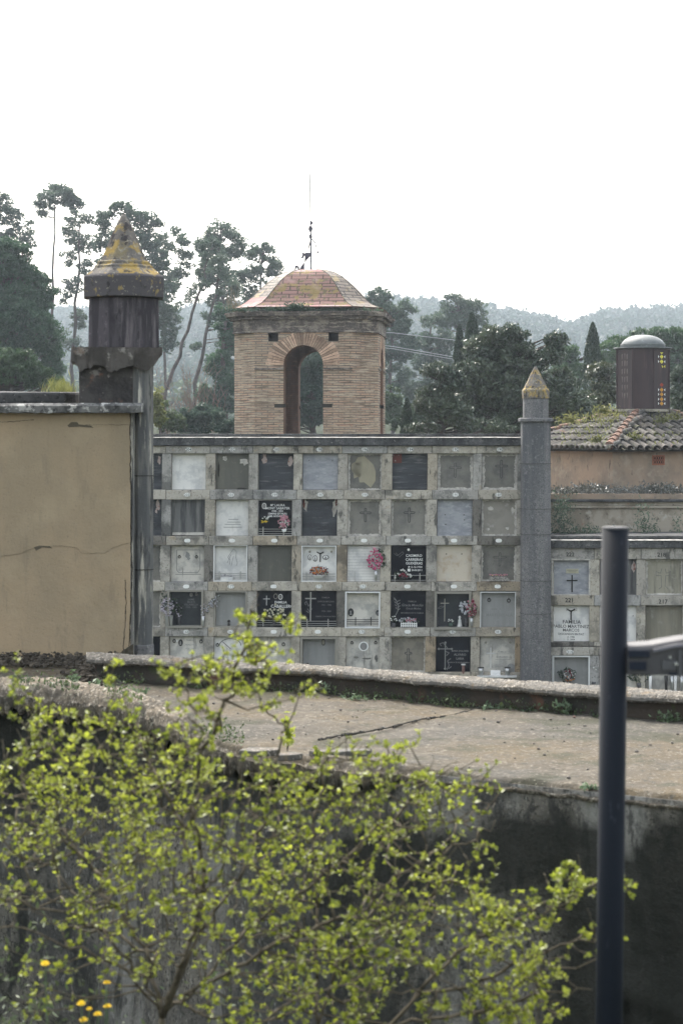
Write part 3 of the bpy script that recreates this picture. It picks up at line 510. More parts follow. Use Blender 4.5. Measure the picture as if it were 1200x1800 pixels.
def cross(p, M, cx, cy, h, arm, t, w, m, yb=.33, th=.006, name="cross", flare=0):
    mb = MB(); quadbox(mb, M, cx - t / 2, cx + t / 2, cy - h / 2, cy + h / 2, w - th, w + .001)
    ya = cy - h / 2 + h * yb; quadbox(mb, M, cx - arm / 2, cx - t / 2 - .03, ya - t / 2, ya + t / 2, w - th, w + .001); quadbox(mb, M, cx + t / 2 + .03, cx + arm / 2, ya - t / 2, ya + t / 2, w - th, w + .001)
    if flare:
        for a, b in ((cx, cy - h / 2), (cx - arm / 2, ya), (cx + arm / 2, ya), (cx, cy + h / 2)): patch(mb, M, a, b, flare, flare, w - th + .003, n=8, jit=.1)
    return mb.build(name, m, p)
def oline(p, M, lines, w, m, t=.5, name="engraving"):
    """engraved or painted thin lines given as px polylines"""
    mb = MB()
    for pts in lines:
        for (a, b) in zip(pts[:-1], pts[1:]):
            A = Vector((b[0] - a[0], b[1] - a[1])); L_ = max(A.length, .01); nx_, ny_ = -A.y / L_ * t / 2, A.x / L_ * t / 2
            mb.flat([M(a[0] + nx_, a[1] + ny_), M(b[0] + nx_, b[1] + ny_), M(b[0] - nx_, b[1] - ny_), M(a[0] - nx_, a[1] - ny_)], w - .004, w)
    return mb.build(name, m, p)
def oval(p, M, cx, cy, rx, ry, w, m1, m2, name="portrait", face=True):
    mb = MB(); mb.cur = 0; patch(mb, M, cx, cy, rx, ry, w - .006, n=16, jit=0); mb.cur = 1; patch(mb, M, cx, cy, rx * .74, ry * .78, w - .0125, n=14, jit=0)
    if face: mb.cur = 2; patch(mb, M, cx, cy - ry * .12, rx * .34, ry * .32, w - .018, n=10, jit=.1); patch(mb, M, cx, cy + ry * .42, rx * .5, ry * .22, w - .018, n=8, jit=.1)
    return mb.build(name, [m1, m2, mat("photo_grey", (.25, .24, .23))], p)
def ring(p, M, cx, cy, r, w, m=None, name="ring_handle"):
    u, z = M(cx, cy); k = 40 / F; mb = MB(); pts = [(u + r * k * math.cos(a), w - .02, z + r * k * math.sin(a)) for a in np.linspace(0, 2 * math.pi, 15)]
    mb.tube(pts, r * k * .28, 5); mb.flat([(u + r * .55 * k * math.cos(a), z + r * k + r * .55 * k * math.sin(a)) for a in np.arange(8) * .785], w - .025, w); return mb.build(name, m or steel_dk, p, smooth=False)
def rail(p, M, x0, x1, ys_, posts, w, m=None, name="slab_rail"):
    mb = MB()
    for y in ys_:
        a = M(x0, y); b = M(x1, y); mb.tube([(a[0], w, a[1]), (b[0], w, b[1])], .006, 6)
    for x in posts:
        a = M(x, ys_[0] - 4); b = M(x, ys_[-1] + 2.5); mb.box(a[0] - .009, a[0] + .009, w - .012, w + .012, b[1], a[1])
    return mb.build(name, m or steel, p)
def screws(p, M, pts, w, r=1.0, m=None):
    mb = MB()
    for x, y in pts: patch(mb, M, x, y, r, r, w - .003, n=8, jit=.1)
    return mb.build("fixing_hole", m or blackp, p)
SH = lambda c, r: (COLS[c][0], COLS[c][1], ROWS[r][0], ROWS[r][1])
def leanx(M): return M
def put(c, r, m, label, **k): x0, x1, y0, y1 = SH(c, r); return slab(nw, nq, x0, x1, y0, y1, m, label, **k)
def cem(c, r, label, m=None, cr=None, edge=True, **k):
    s = put(c, r, m or cement, label, w=.06); x0, x1, y0, y1 = SH(c, r)
    if edge: mb = MB(); rag(mb, nq, x0, x1, y0, y1, .045, **k); mb.build("plaster_edge", plaster, s)
    if cr:
        cx, cy, h, a, _dk = cr; t = 3.2; ya = cy - h * .18
        o = [(cx - t / 2, cy - h / 2), (cx + t / 2, cy - h / 2), (cx + t / 2, ya - 1.5), (cx + a / 2, ya - 1.5), (cx + a / 2 + 1.5, ya), (cx + a / 2, ya + 1.5), (cx + t / 2, ya + 1.5), (cx + t / 2, cy + h / 2 - 2), (cx, cy + h / 2), (cx - t / 2, cy + h / 2 - 2), (cx - t / 2, ya + 1.5), (cx - a / 2, ya + 1.5), (cx - a / 2 - 1.5, ya), (cx - a / 2, ya - 1.5), (cx - t / 2, ya - 1.5), (cx - t / 2, cy - h / 2)]
        oline(s, nq, [o], .0595, darkline, 1.5 if cr[-1] else 1.0, "engraved_cross")
    return s
def bits(s, lst, m, w=.06, name="exposed_patch"):
    mb = MB()
    for (cx, cy, rx, ry) in lst: patch(mb, nq, cx, cy, rx, ry, w, n=12, jit=.35)
    return mb.build(name, m, s)
for r, (m_, lb_) in enumerate(((marble, "white marble slab"), (cement, "grey cement slab"), (marble_old, "cream marble slab"), (cement, "pitted cement slab"), (marble, "pale marble slab"), (cement, "rough cement slab"))): slab(nw, nq, 146, 208, *ROWS[r], m_, lb_ + " hidden behind the large pillar", w=.06)
for c in range(9): slab(nw, nq, *COLS[c], *ROWS[5], (cement, marble_old, cement_green)[c % 3], "slab of the lowest row hidden by the terrace kerb", w=.06)
# row 1
s = put(0, 0, board, "black weathered board half hidden behind the large pillar, top row", w=.09); bits(s, [(279, 808, 3, 7)], pinkbit, .09)
s = put(1, 0, marble, "plain white marble slab under plate 204")
s = cem(2, 0, "grey cement slab with two pale chips under plate 202", cement_green, edge=False); bits(s, [(395, 806, 4.5, 4.5), (429, 811, 7, 6)], plaster); bits(s, [(384, 825, 1.6, 14), (424, 859, 10, 1.5)], crackm, name="gap_shadow")
s = put(3, 0, board, "black weathered board with pinkish bits at both upper corners under plate 200", w=.09); bits(s, [(464, 808, 4, 9), (510, 809, 4.5, 9)], pinkbit, .09)
s = put(4, 0, marble_blue, "bluish pale marble slab with two holes under plate 198", w=.05); screws(s, nq, [(543, 809), (584, 810)], .05, .9)
s = cem(5, 0, "cement slab with beige worn centre under plate 196", wid=(1.5, 3)); bits(s, [(640, 830, 18, 24), (628, 825, 10, 16)], beigepatch, .058, "worn_patch")
s = put(6, 0, board, "black board with a red brick bit in its corner under plate 194", w=.09)
mb = MB(); quadbox(mb, nq, 690, 705.5, 798, 814, .076, .0895); mb.build("brick_patch", redbrick, s)
cem(7, 0, "cement slab with faint engraved cross under plate 192", cr=(800, 827, 26, 19, 0), wid=(3, 6))
cem(8, 0, "cement slab with dark bold engraved cross under plate 190", cr=(881, 825, 32, 19, 1), wid=(3, 7))
# row 2
s = put(0, 1, board, "black weathered board half hidden behind the large pillar, second row", w=.09); bits(s, [(278, 888, 3, 9), (275, 898, 2, 5)], pinkbit, .09)
s = cem(1, 1, "dark streaked cement slab under plate 203", cement_streak, edge=False)
mb = MB(); quadbox(mb, nq, 304, 361, 936, 941, .045, .0595); mb.build("plaster_edge", plaster, s)
s = put(2, 1, marble, "white marble slab with faint engraved lines under plate 201"); oline(s, nq, [[(402, 913), (420, 913)], [(400, 918), (424, 918)], [(394, 927), (426, 927)], [(396, 922), (424, 922)]], .0695, marble_shade, 1)
s = put(3, 1, granite, "black granite slab with white lettering and portrait, Mont Sabater", w=.05)
mb = MB(); rect_frame(mb, nq, 454.6, 515.8, 878.3, 941.6, 1.0, .03, .0495); mb.build("slab_frame", steel, s)
text(s, [("Mª LAURA", 488.5, 890, 4.2), ("MONT SABATER", 488.5, 895.5, 4.3), ("1944 - 2021", 488.5, 900, 3.2), ("SEMPRE ESTARÀS", 488.5, 904.6, 3.2), ("AMB NOSALTRES", 488, 909, 3.2)], nq, .0485, white)
oval(s, nq, 465, 889.5, 4, 5.5, .05, white, greyline); rail(s, nq, 455, 515.5, [930, 934, 938], [464, 500], .005)
s = put(4, 1, board, "dark weathered slab with peeling corners under plate 197", w=.08); bits(s, [(537, 889, 4, 11), (590, 889, 6, 12), (587, 903, 2.5, 7)], plaster, .08); bits(s, [(534.5, 886, 2, 8), (592, 884, 3, 6)], redbrick, .073)
cem(5, 1, "cement slab with a small dark engraved cross under plate 195", cr=(643, 906, 24, 17, 1), wid=(2.5, 5))
cem(6, 1, "cement slab with a thin engraved cross under plate 193", cr=(720, 906, 26, 17, 1), wid=(1.5, 4))
s = put(7, 1, marble_blue, "blue-grey veined marble slab with holes under plate 191", w=.05); screws(s, nq, [(783, 905), (816, 905), (817, 914), (784, 922)], .05, 1)
s = cem(8, 1, "beige peeling slab under plate 189", marble_rust if False else mat("beige_peeling_render", (.27, .25, .215), [((.2, .185, .16), 4, .45, .6, ONE, .6), ((.36, .34, .31), 7, .58, .66, ONE, .7)], bump=[(20, .4)]), wid=(2, 5)); bits(s, [(862, 894, 5, 3), (902, 898, 4, 6), (893, 929, 3, 3), (858, 930, 4, 2.5)], plaster, .058)
# row 3
cem(0, 2, "grey cement slab half hidden behind the large pillar, third row", wid=(1.5, 3))
s = put(1, 2, marble_old, "cream marble slab with carved border and two dark ring handles")
oline(s, nq, [[(312, 967), (353, 967), (353, 1001), (349, 1007), (316, 1007), (312, 1002), (312, 967)], [(310, 1010), (355, 1010)]], .0695, greyline, 1.1); ring(s, nq, 317, 979, 2.2, .07); ring(s, nq, 347, 979, 2.2, .07); bits(s, [(331, 975, 4, 5), (333, 982, 3, 3)], greyline, .07, "carved_flower")
s = put(2, 2, marble, "white marble slab with engraved standing figure in a white frame", w=.06)
mb = MB(); rect_frame(mb, nq, 378.3, 437.7, 957.5, 1022, 1.7, .0, .059); mb.build("slab_frame", whitef, s)
oline(s, nq, [[(405, 993), (406, 985), (402, 980), (407, 972), (412, 965), (417, 970), (416, 980), (419, 990), (417, 995)], [(408, 975), (401, 990)], [(412, 978), (408, 996)]], .0595, greyline, .7); rail(s, nq, 380, 436, [1008, 1012, 1016], [388, 425], .01)
cem(3, 2, "plain greenish cement slab in the third row", cement_green, edge=False); 
s = put(4, 2, marble, "white marble slab in a white frame with crucifix and three oval portraits", w=.06)
mb = MB(); rect_frame(mb, nq, 532.3, 593.7, 959, 1022.5, 1.7, .0, .059); mb.build("slab_frame", whitef, s)
for a, b, rx, ry in ((546, 980, 3.6, 5), (555.5, 982, 3.8, 5.5), (574, 980, 5.6, 4.2)): oval(s, nq, a, b, rx, ry, .06, steel_dk, white)
mb = MB()
for pts in ([(564.5, 972), (564.5, 988)], [(558.5, 970), (564.5, 974), (570.5, 970)]): mb.tube([(*([nq(*p)[0], .045, nq(*p)[1]]),) for p in pts], .011, 6)
mb.build("crucifix", steel_dk, s); rail(s, nq, 533, 592, [1009, 1013.5, 1018], [541, 579], .01); screws(s, nq, [(546, 970), (584, 970)], .055, 2, beigef)
s = put(5, 2, marble, "blank pale slab behind the tall magenta bouquet", w=.04); oline(s, nq, [[(613, y), (669, y)] for y in range(964, 1020, 5)], .0398, marble_shade, .35)
s = put(6, 2, granite, "black granite slab lettered Carreras Guixeras", w=.05)
text(s, [("CASIMIRO", 729, 979, 4.6), ("CARRERAS", 729.5, 986, 4.6), ("GUIXERAS", 729.5, 992.5, 4.6)], nq, .0485, white); text(s, [("★ 2-12-1934", 731, 998.5, 3.4), ("✝ 24-8-2011", 731, 1004, 3.4)], nq, .0485, white, "dates")
oline(s, nq, [[(694, 973), (699, 977), (704, 974), (709, 970), (711, 973), (706, 977), (703, 980)], [(697, 972), (702, 977)]], .0498, dimwhite, .6); screws(s, nq, [(719.5, 966.5)], .05, 2.4, white); rail(s, nq, 688, 750.5, [1011.5, 1020], [696, 740], .0)
s = put(7, 2, marble_rust, "cream slab stained rust-orange along its foot, with two holes", w=.05); screws(s, nq, [(786, 974), (813, 974)], .05, 1.1)
cem(8, 2, "cement slab with cross behind the long flower planter", cr=(880, 984, 24, 20, 0), wid=(2, 5))
# row 4
cem(0, 3, "grey cement slab half hidden behind the large pillar, fourth row", wid=(1.5, 3))
s = put(1, 3, granite_grey, "dark grey slab in a beige frame between two silver bouquets", w=.09)
mb = MB(); rect_frame(mb, nq, 299, 362, 1036, 1103, 3.6, -.05, .089); mb.build("slab_frame", beigef, s)
text(s, [("JAIME", 338, 1056, 3.5), ("MARTI", 338, 1060.5, 3.5), ("VILLABELLA", 338, 1065, 3.5), ("1928 - 1989", 338, 1069.5, 3)], nq, .0885, dimwhite); oval(s, nq, 338, 1046, 3, 3.6, .09, greyline, dimwhite); oval(s, nq, 347, 1045, 2.6, 3, .09, greyline, dimwhite)
s = put(2, 3, marble_shade, "dusty grey marble slab behind a small dark vase", w=.09)
mb = MB(); rect_frame(mb, nq, 379.5, 438, 1038, 1103, 3, .0, .089); mb.build("slab_frame", beigef, s)
s = put(3, 3, granite, "black granite slab lettered Familia Caballero with two oval portraits", w=.05)
text(s, [("FAMILIA", 496, 1061, 4.4), ("CABALLERO", 499, 1068.5, 5.4)], nq, .0485, white); oval(s, nq, 487, 1048.5, 3.8, 4.8, .05, beigef, granite, face=False); oval(s, nq, 495.5, 1049.5, 3.8, 5, .05, white, granite_grey)
cross(s, nq, 471, 1056, 17, 12, .8, .05, white); rail(s, nq, 456, 516, [1091, 1094.5, 1098.5], [466, 501], .0)
s = put(4, 3, granite, "black granite slab with a silver cross and rose and faint lettering", w=.05)
cross(s, nq, 548.5, 1067, 52, 19, 2.0, .05, steel, yb=.22); oline(s, nq, [[(541, 1058), (545, 1066), (549, 1060)], [(543, 1070), (547, 1076), (551, 1070)], [(540, 1064), (538, 1060), (542, 1057)], [(546, 1078), (541, 1074)]], .0498, dimwhite, 1.2, "engraved_rose")
text(s, [("FAMILIA", 575, 1052, 2.8), ("GARCIA MOLINA", 575, 1059, 2.8), ("1931 - 1998", 576, 1065, 2.6), ("1934 - 2009", 576, 1076, 2.6), ("SIEMPRE CON NOSOTROS", 575, 1085, 2.2)], nq, .0485, dimwhite); rail(s, nq, 532, 594, [1092, 1096, 1099.5], [543, 580], .0)
s = put(5, 3, marble_old, "cream marble slab in a white frame with two dark oval portraits", w=.09)
mb = MB(); rect_frame(mb, nq, 610, 671.5, 1039.5, 1104, 2.4, -.02, .089); mb.build("slab_frame", whitef, s)
oval(s, nq, 619, 1077, 5.2, 7.2, .09, steel_dk, granite_grey); oval(s, nq, 666.5, 1078, 3.6, 5, .09, steel_dk, granite_grey); rail(s, nq, 612.5, 669, [1089, 1093, 1097], [628, 655], .02, steel_dk)
s = put(6, 3, granite, "black granite slab with an engraved laurel branch and faint script lettering", w=.05)
text(s, [("FAMILIA", 727, 1059, 3), ("Gracia Monclús", 727, 1066, 4.4, 'CENTER', .25), ("Gracia Molina", 729, 1071.5, 3.4, 'CENTER', .25), ("RECUERDO DE TU FAMILIA", 727, 1079, 2.4)], nq, .0485, dimwhite)
oline(s, nq, [[(695, 1051), (699, 1056), (703, 1066), (702, 1074), (698, 1082)]] + [[(699 + q * .5, 1056 + q * 5), (695 + q, 1053 + q * 5)] for q in range(4)] + [[(700 + q * .5, 1058 + q * 5), (706, 1055 + q * 5)] for q in range(4)], .0498, greyline, .9, "engraved_branch")
s = put(7, 3, granite_grey, "dark slab with a pale thin cross in a beige frame beside the red bouquet", w=.09)
mb = MB(); rect_frame(mb, nq, 766.5, 831, 1039, 1106, 4, -.05, .089); mb.build("slab_frame", beigef, s)
cross(s, nq, 784, 1073, 40, 15, 1.3, .09, mat("pale_gilt", (.42, .40, .34)), yb=.2); oline(s, nq, [[(771, 1070), (778, 1066), (783, 1067), (777, 1070), (771, 1070)]], .0898, dimwhite, .8)
s = put(8, 3, marble_shade, "bluish grey marble slab with two dark ring lamps in a white frame", w=.07)
mb = MB(); rect_frame(mb, nq, 846.5, 909, 1040, 1105.5, 1.5, .0, .069); mb.build("slab_frame", whitef, s)
ring(s, nq, 862, 1055, 2.8, .07); ring(s, nq, 896.5, 1056, 2.8, .07); text(s, [("FAMILIA", 875, 1073, 3.4), ("MARTI SEGALA", 880, 1084, 5)], nq, .069, greyline)
# row 5
s = put(0, 4, granite, "black slab half hidden behind the large pillar, lowest visible row", w=.05)
s = put(1, 4, marble_old, "speckled cream marble slab with oval portrait and ring, lowest visible row", w=.05)
oval(s, nq, 321, 1130, 4, 6, .05, steel_dk, blackp); ring(s, nq, 357, 1128, 2.6, .05); ring(s, nq, 310, 1127, 2.6, .05); screws(s, nq, [(314, 1127)], .04, 2, white); text(s, [("FAMILIA", 338, 1127, 3), ("CASALS VILA", 338, 1135, 3), ("1920 - 1987", 338, 1142, 2.6)], nq, .0495, marble_shade)
s = put(2, 4, marble, "white marble slab with an engraved arc", w=.05); oline(s, nq, [[(389 + 19 * (1 - math.cos(a)), 1135 - 12 * math.sin(a)) for a in np.linspace(0, math.pi, 12)], [(394, 1128), (409, 1141)]], .0498, darkline, 1.1); ring(s, nq, 386, 1134, 2.4, .05)
s = put(3, 4, marble_old, "speckled marble slab with a single dark ring", w=.05); ring(s, nq, 502, 1133, 2.6, .05); oline(s, nq, [[(477, 1147), (495, 1147)], [(488, 1133), (488, 1140)]], .0498, darkline, .6)
s = put(4, 4, marble_shade, "recessed grey marble slab with one high oval medallion", w=.13)
mb = MB(); rect_frame(mb, nq, 532, 597, 1119, 1185, 4, .0, .129); mb.build("slab_frame", beigef, s); oval(s, nq, 571, 1130, 3.6, 5.8, .13, steel_dk, beigef, face=False)
s = put(5, 4, marble_old, "carved pale slab with a round portrait medallion and two rings", w=.05); oval(s, nq, 642.5, 1136.5, 8.5, 8.5, .05, white, marble_shade); ring(s, nq, 622, 1130, 2.2, .05); ring(s, nq, 663.5, 1130, 2.2, .05); bits(s, [(665, 1158, 3, 6), (648, 1158, 9, 1.5), (630, 1156, 5, 2)], cement, .05, "worn_carving")
s = cem(6, 4, "sandy cement slab with a small cross", mat("sandy_cement", (.22, .20, .16), [((.13, .12, .10), 5, .45, .6, ONE, .7)], bump=[(20, .5)]), cr=(721, 1153, 24, 10, 1), wid=(1, 3))
s = put(7, 4, granite, "black granite slab with floral cross, lettered Alvaro Lara", w=.05)
cross(s, nq, 786, 1153, 46, 23, 1.6, .05, greyline, yb=.24, flare=2); oline(s, nq, [[(779, 1136), (776, 1132), (782, 1130), (790, 1140)], [(785, 1145), (793, 1148), (788, 1153)], [(789, 1178), (793, 1170), (790, 1162), (796, 1158)], [(792, 1176), (797, 1172)]], .0498, dimwhite, 1.3, "engraved_flowers")
text(s, [("MARIA DOLORES", 812, 1146, 2.8), ("ALVARO", 812, 1153, 4), ("LARA", 812, 1160, 4), ("NUNCA TE OLVIDAREMOS", 810, 1166, 2.2)], nq, .0485, greyline)
s = put(8, 4, marble_old, "cream marble slab with a relief cross, two steel vases at its foot", w=.07)
cross(s, nq, 866, 1157, 36, 17, 2, .07, marble, yb=.28, th=.012); screws(s, nq, [(857, 1130), (900, 1130)], .065, 2.2, beigef); oline(s, nq, [[(874, 1160), (901, 1160)], [(874, 1172), (901, 1172)], [(874, 1150), (902, 1150)]], .0695, greyline, .5); text(s, [("FAMILIA", 886, 1148, 3), ("SORIANO", 886, 1157, 3.4)], nq, .0695, greyline)
mb = MB(); quadbox(mb, nq, 843, 912, 1186, 1189, -.2, .069); mb.build("vase_shelf", marble, s)

# ------------------------------------------------------------------ right lower niche block
TH2 = R(11); N2, nm2 = frame_map(39.3, TH2, 1080)
nb = empty("niche_block", (N2, 39.3, 0), -TH2, "lower niche block right of the small pillar with black painted numbers 222, 221 and 217", "niche block")
def n2(px, py): return nm2(px - .004 * (py - 980), py)
C2 = [(972, 1036), (1053, 1118), (1134, 1199), (1215, 1280), (1296, 1362)]
R2 = [(983, 1046), (1064, 1128), (1152, 1216)]
mb = MB(); quadbox(mb, n2, 955, 1420, 962, 1330, .22, 2.2)
for (a, b) in [(955, C2[0][0])] + [(C2[i][1], C2[i + 1][0]) for i in range(4)] + [(1362, 1420)]:
    for (r0, r1) in R2: quadbox(mb, n2, a + JX(.6), b + JX(.6), r0 - .3, r1 + .3, -.045 + JX(.01), .219)
mb.build("niche_frame", conc, nb, bevel=.012)
mb = MB()
for y0, y1 in ((963, 983), (1046, 1064), (1128, 1136), (1137, 1152), (1216, 1325)):
    xs_ = [955, 1044, 1126, 1207, 1288, 1420]
    for i in range(5): quadbox(mb, n2, xs_[i] + .25, xs_[i + 1] - .25, y0 + JX(.4), y1 + JX(.4), -.062 + JX(.008), .218)
mb.build("lintel_course", conc, nb, bevel=.012)
mb = MB(); quadbox(mb, n2, 953, 1420, 949.3, 962.5, -.14, 2.2); mb.build("coping_band", conc_dark, nb, bevel=.01)
lip(n2, 953, 1420, 949.2, -.165, .3, nb)
mb = MB(); quadbox(mb, n2, 950, 1425, 942, 946.5, .02, 2.3); mb.build("coping_slab", conc_dark, nb, bevel=.008)
for ln_ in [("222", 1002, 977.5, 7), ("218", 1162, 978, 7), ("221", 1001, 1058, 7.5), ("217", 1165, 1060.5, 7.5), ("216", 1249, 1061, 7.5)]: text(nb, [ln_], n2, -.0735, blackp, "painted_number")
for px in (1002, 1250):
    u, z = n2(px, 1145); mb = MB(); mb.flat([(u + .07 * math.copysign(abs(math.cos(a)) ** .7, math.cos(a)), z + .036 * math.sin(a)) for a in np.arange(20) * math.pi / 10], -.079, -.045); pt = mb.build("number_plate", plate, nb)
    if px == 1002: text(pt, [("314", px, 1147.5, 5)], n2, -.0803, greyline, "number")
s = slab(nb, n2, *C2[0], *R2[0], marble_blue, "blue-grey mottled slab with a black cross and small white label", w=.05)
mb = MB(); rect_frame(mb, n2, 969, 1037, 982, 1047, 2.6, .0, .049); mb.build("slab_frame", plaster, s); cross(s, n2, 1004.5, 1026, 30, 19, 2.2, .05, blackp, yb=.32, th=.012)
mb = MB(); quadbox(mb, n2, 994, 1016, 1000, 1008, .04, .0495); lb = mb.build("small_label", mat("yellowed_paper", (.42, .40, .30)), s); oline(lb, n2, [[(996, 1002.5), (1014, 1002.5)], [(998, 1005.5), (1012, 1005.5)]], .0395, darkline, .6, "faint_writing")
s = slab(nb, n2, *C2[0], *R2[1], marble, "white marble slab with crucifix lettered Familia Pablo Martinez Marcos", w=.05)
text(s, [("FAMILIA", 1004, 1096.5, 6.4), ("PABLO MARTINEZ", 1003, 1104, 5.6), ("MARCOS", 1003, 1110.5, 5.2), ("DESCANSAN EN PAZ", 1003, 1116.5, 3.4), ("A. 1986", 1003, 1121.5, 3), ("D. 2004", 1003, 1126, 3)], n2, .0485, darkline)
mb = MB()
for pts in ([(1003, 1073), (1003, 1090)], [(996, 1071), (1003, 1075), (1010, 1071)]): mb.tube([(n2(*p)[0], .035, n2(*p)[1]) for p in pts], .013, 6)
mb.build("crucifix", steel_dk, s); oline(s, n2, [[(995, 1069), (1013, 1069), (1013, 1074), (1008, 1074)], [(995, 1069), (995, 1074)]], .0495, greyline, .6)
s = slab(nb, n2, *C2[0], *R2[2], marble_shade, "grey slab in a white frame behind a dark and white bouquet, bottom row", w=.08)
mb = MB(); rect_frame(mb, n2, 971, 1037, 1152, 1217, 2.6, .0, .079); mb.build("slab_frame", whitef, s)
slab(nb, n2, *C2[1], *R2[0], cement_streak, "dark cement slab mostly hidden by the steel post", w=.08)
mb = MB(); patch(mb, n2, 1113, 997, 4, 9, .08); mb.build("exposed_patch", pinkbit, nb)
s = slab(nb, n2, *C2[1], *R2[1], marble, "plain white slab mostly hidden by the steel post", w=.05); screws(s, n2, [(1112, 1083)], .05, 1)
slab(nb, n2, *C2[1], *R2[2], marble_old, "pale slab behind the dark bouquet right of the steel post", w=.08)
s = slab(nb, n2, *C2[2], *R2[0], mat("stained_cream_render", (.29, .27, .21), [((.09, .085, .07), 4, .48, .62, VER, .85), ((.36, .34, .29), 6, .55, .66, ONE, .6)], bump=[(20, .4)]), "cream render slab with black stains and engraved cross under number 218", w=.05)
oline(s, n2, [[(1162, 1000), (1160, 1008), (1152, 1005), (1152, 1012), (1161, 1012), (1162, 1032), (1157, 1036)], [(1168, 1000), (1170, 1008), (1178, 1005), (1176, 1012), (1169, 1012), (1168, 1030), (1174, 1036)]], .0495, cement, .9, "engraved_cross")
mb = MB(); rag(mb, n2, *C2[2], *R2[0], .035, wid=(1.5, 4)); mb.build("plaster_edge", plaster, s)
slab(nb, n2, *C2[2], *R2[1], mat("ochre_grey_render", (.24, .22, .17), [((.15, .14, .11), 3, .45, .6, VER, .7), ((.33, .32, .29), 4, .57, .68, ONE, .6)], bump=[(20, .3)]), "ochre grey render slab under number 217", w=.08)
slab(nb, n2, *C2[2], *R2[2], marble_old, "pale slab behind tall vases at the right edge", w=.10)
for r in range(3): slab(nb, n2, *C2[3], *R2[r], (cement, marble, marble_old)[r], ("cement", "white marble", "cream marble")[r] + " slab just beyond the right edge", w=.07); slab(nb, n2, *C2[4], *R2[r], (marble_old, cement, cement)[r], ("cream marble", "grey cement", "low cement")[r] + " slab farther beyond the right edge", w=.07)

# ------------------------------------------------------------------ pillars
def pillar_small():
    D = 39.1; k = D / F; x0 = (943 - CX) * k; z = lambda py: EZ - (py - HZ) * k
    root = empty("finial_pillar", (x0, D + .28, 0), R(4), "slim grey octagonal concrete pillar with a small yellow lichened spire between the niche walls", "pillar", "pillars with pyramid caps")
    s = 1 / math.cos(math.pi / 8); lean = [(0, 0)]
    mb = MB(); mb.prism(0, 0, [(26.5 * k * s, 0), (26 * k * s, z(1190)), (25 * k * s, z(742))], 8, math.pi / 8); mb.build("shaft", conc_grey, root, bevel=.006)
    mb = MB()
    for y in (895, 940, 1080, 1022, 815): mb.prism(0, 0, [(26.4 * k * s, z(y + .4)), (26.4 * k * s, z(y - .4))], 8, math.pi / 8)
    mb.build("joint_line", darkline, root)
    mb = MB(); mb.prism(0, 0, [(28 * k * s, z(741.9)), (29.5 * k * s, z(740)), (29.5 * k * s, z(735.5)), (27 * k * s, z(734.5))], 8, math.pi / 8); mb.build("capital", conc_grey, root, bevel=.004)
    mb = MB(); mb.prism(0, 0, [(21.5 * k * s, z(734.6)), (21.5 * k * s, z(700))], 8, math.pi / 8); mb.build("neck", conc_grey, root, bevel=.004)
    mb = MB(); mb.prism(0, 0, [(22.8 * k * s, z(700)), (23 * k * s, z(686)), (21.5 * k * s, z(683.5)), (19.5 * k * s, z(681.5)), (18.5 * k * s, z(678))], 8, math.pi / 8); mb.build("cap_band", lich, root, bevel=.004)
    mb = MB(); mb.prism(0, 0, [(18.4 * k * s, z(678)), (14 * k * s, z(670)), (9 * k * s, z(658)), (4 * k * s, z(648)), (1.2 * k * s, z(643.5))], 8, math.pi / 8); mb.build("spire", lich, root)
pillar_small()
DL = 15.0
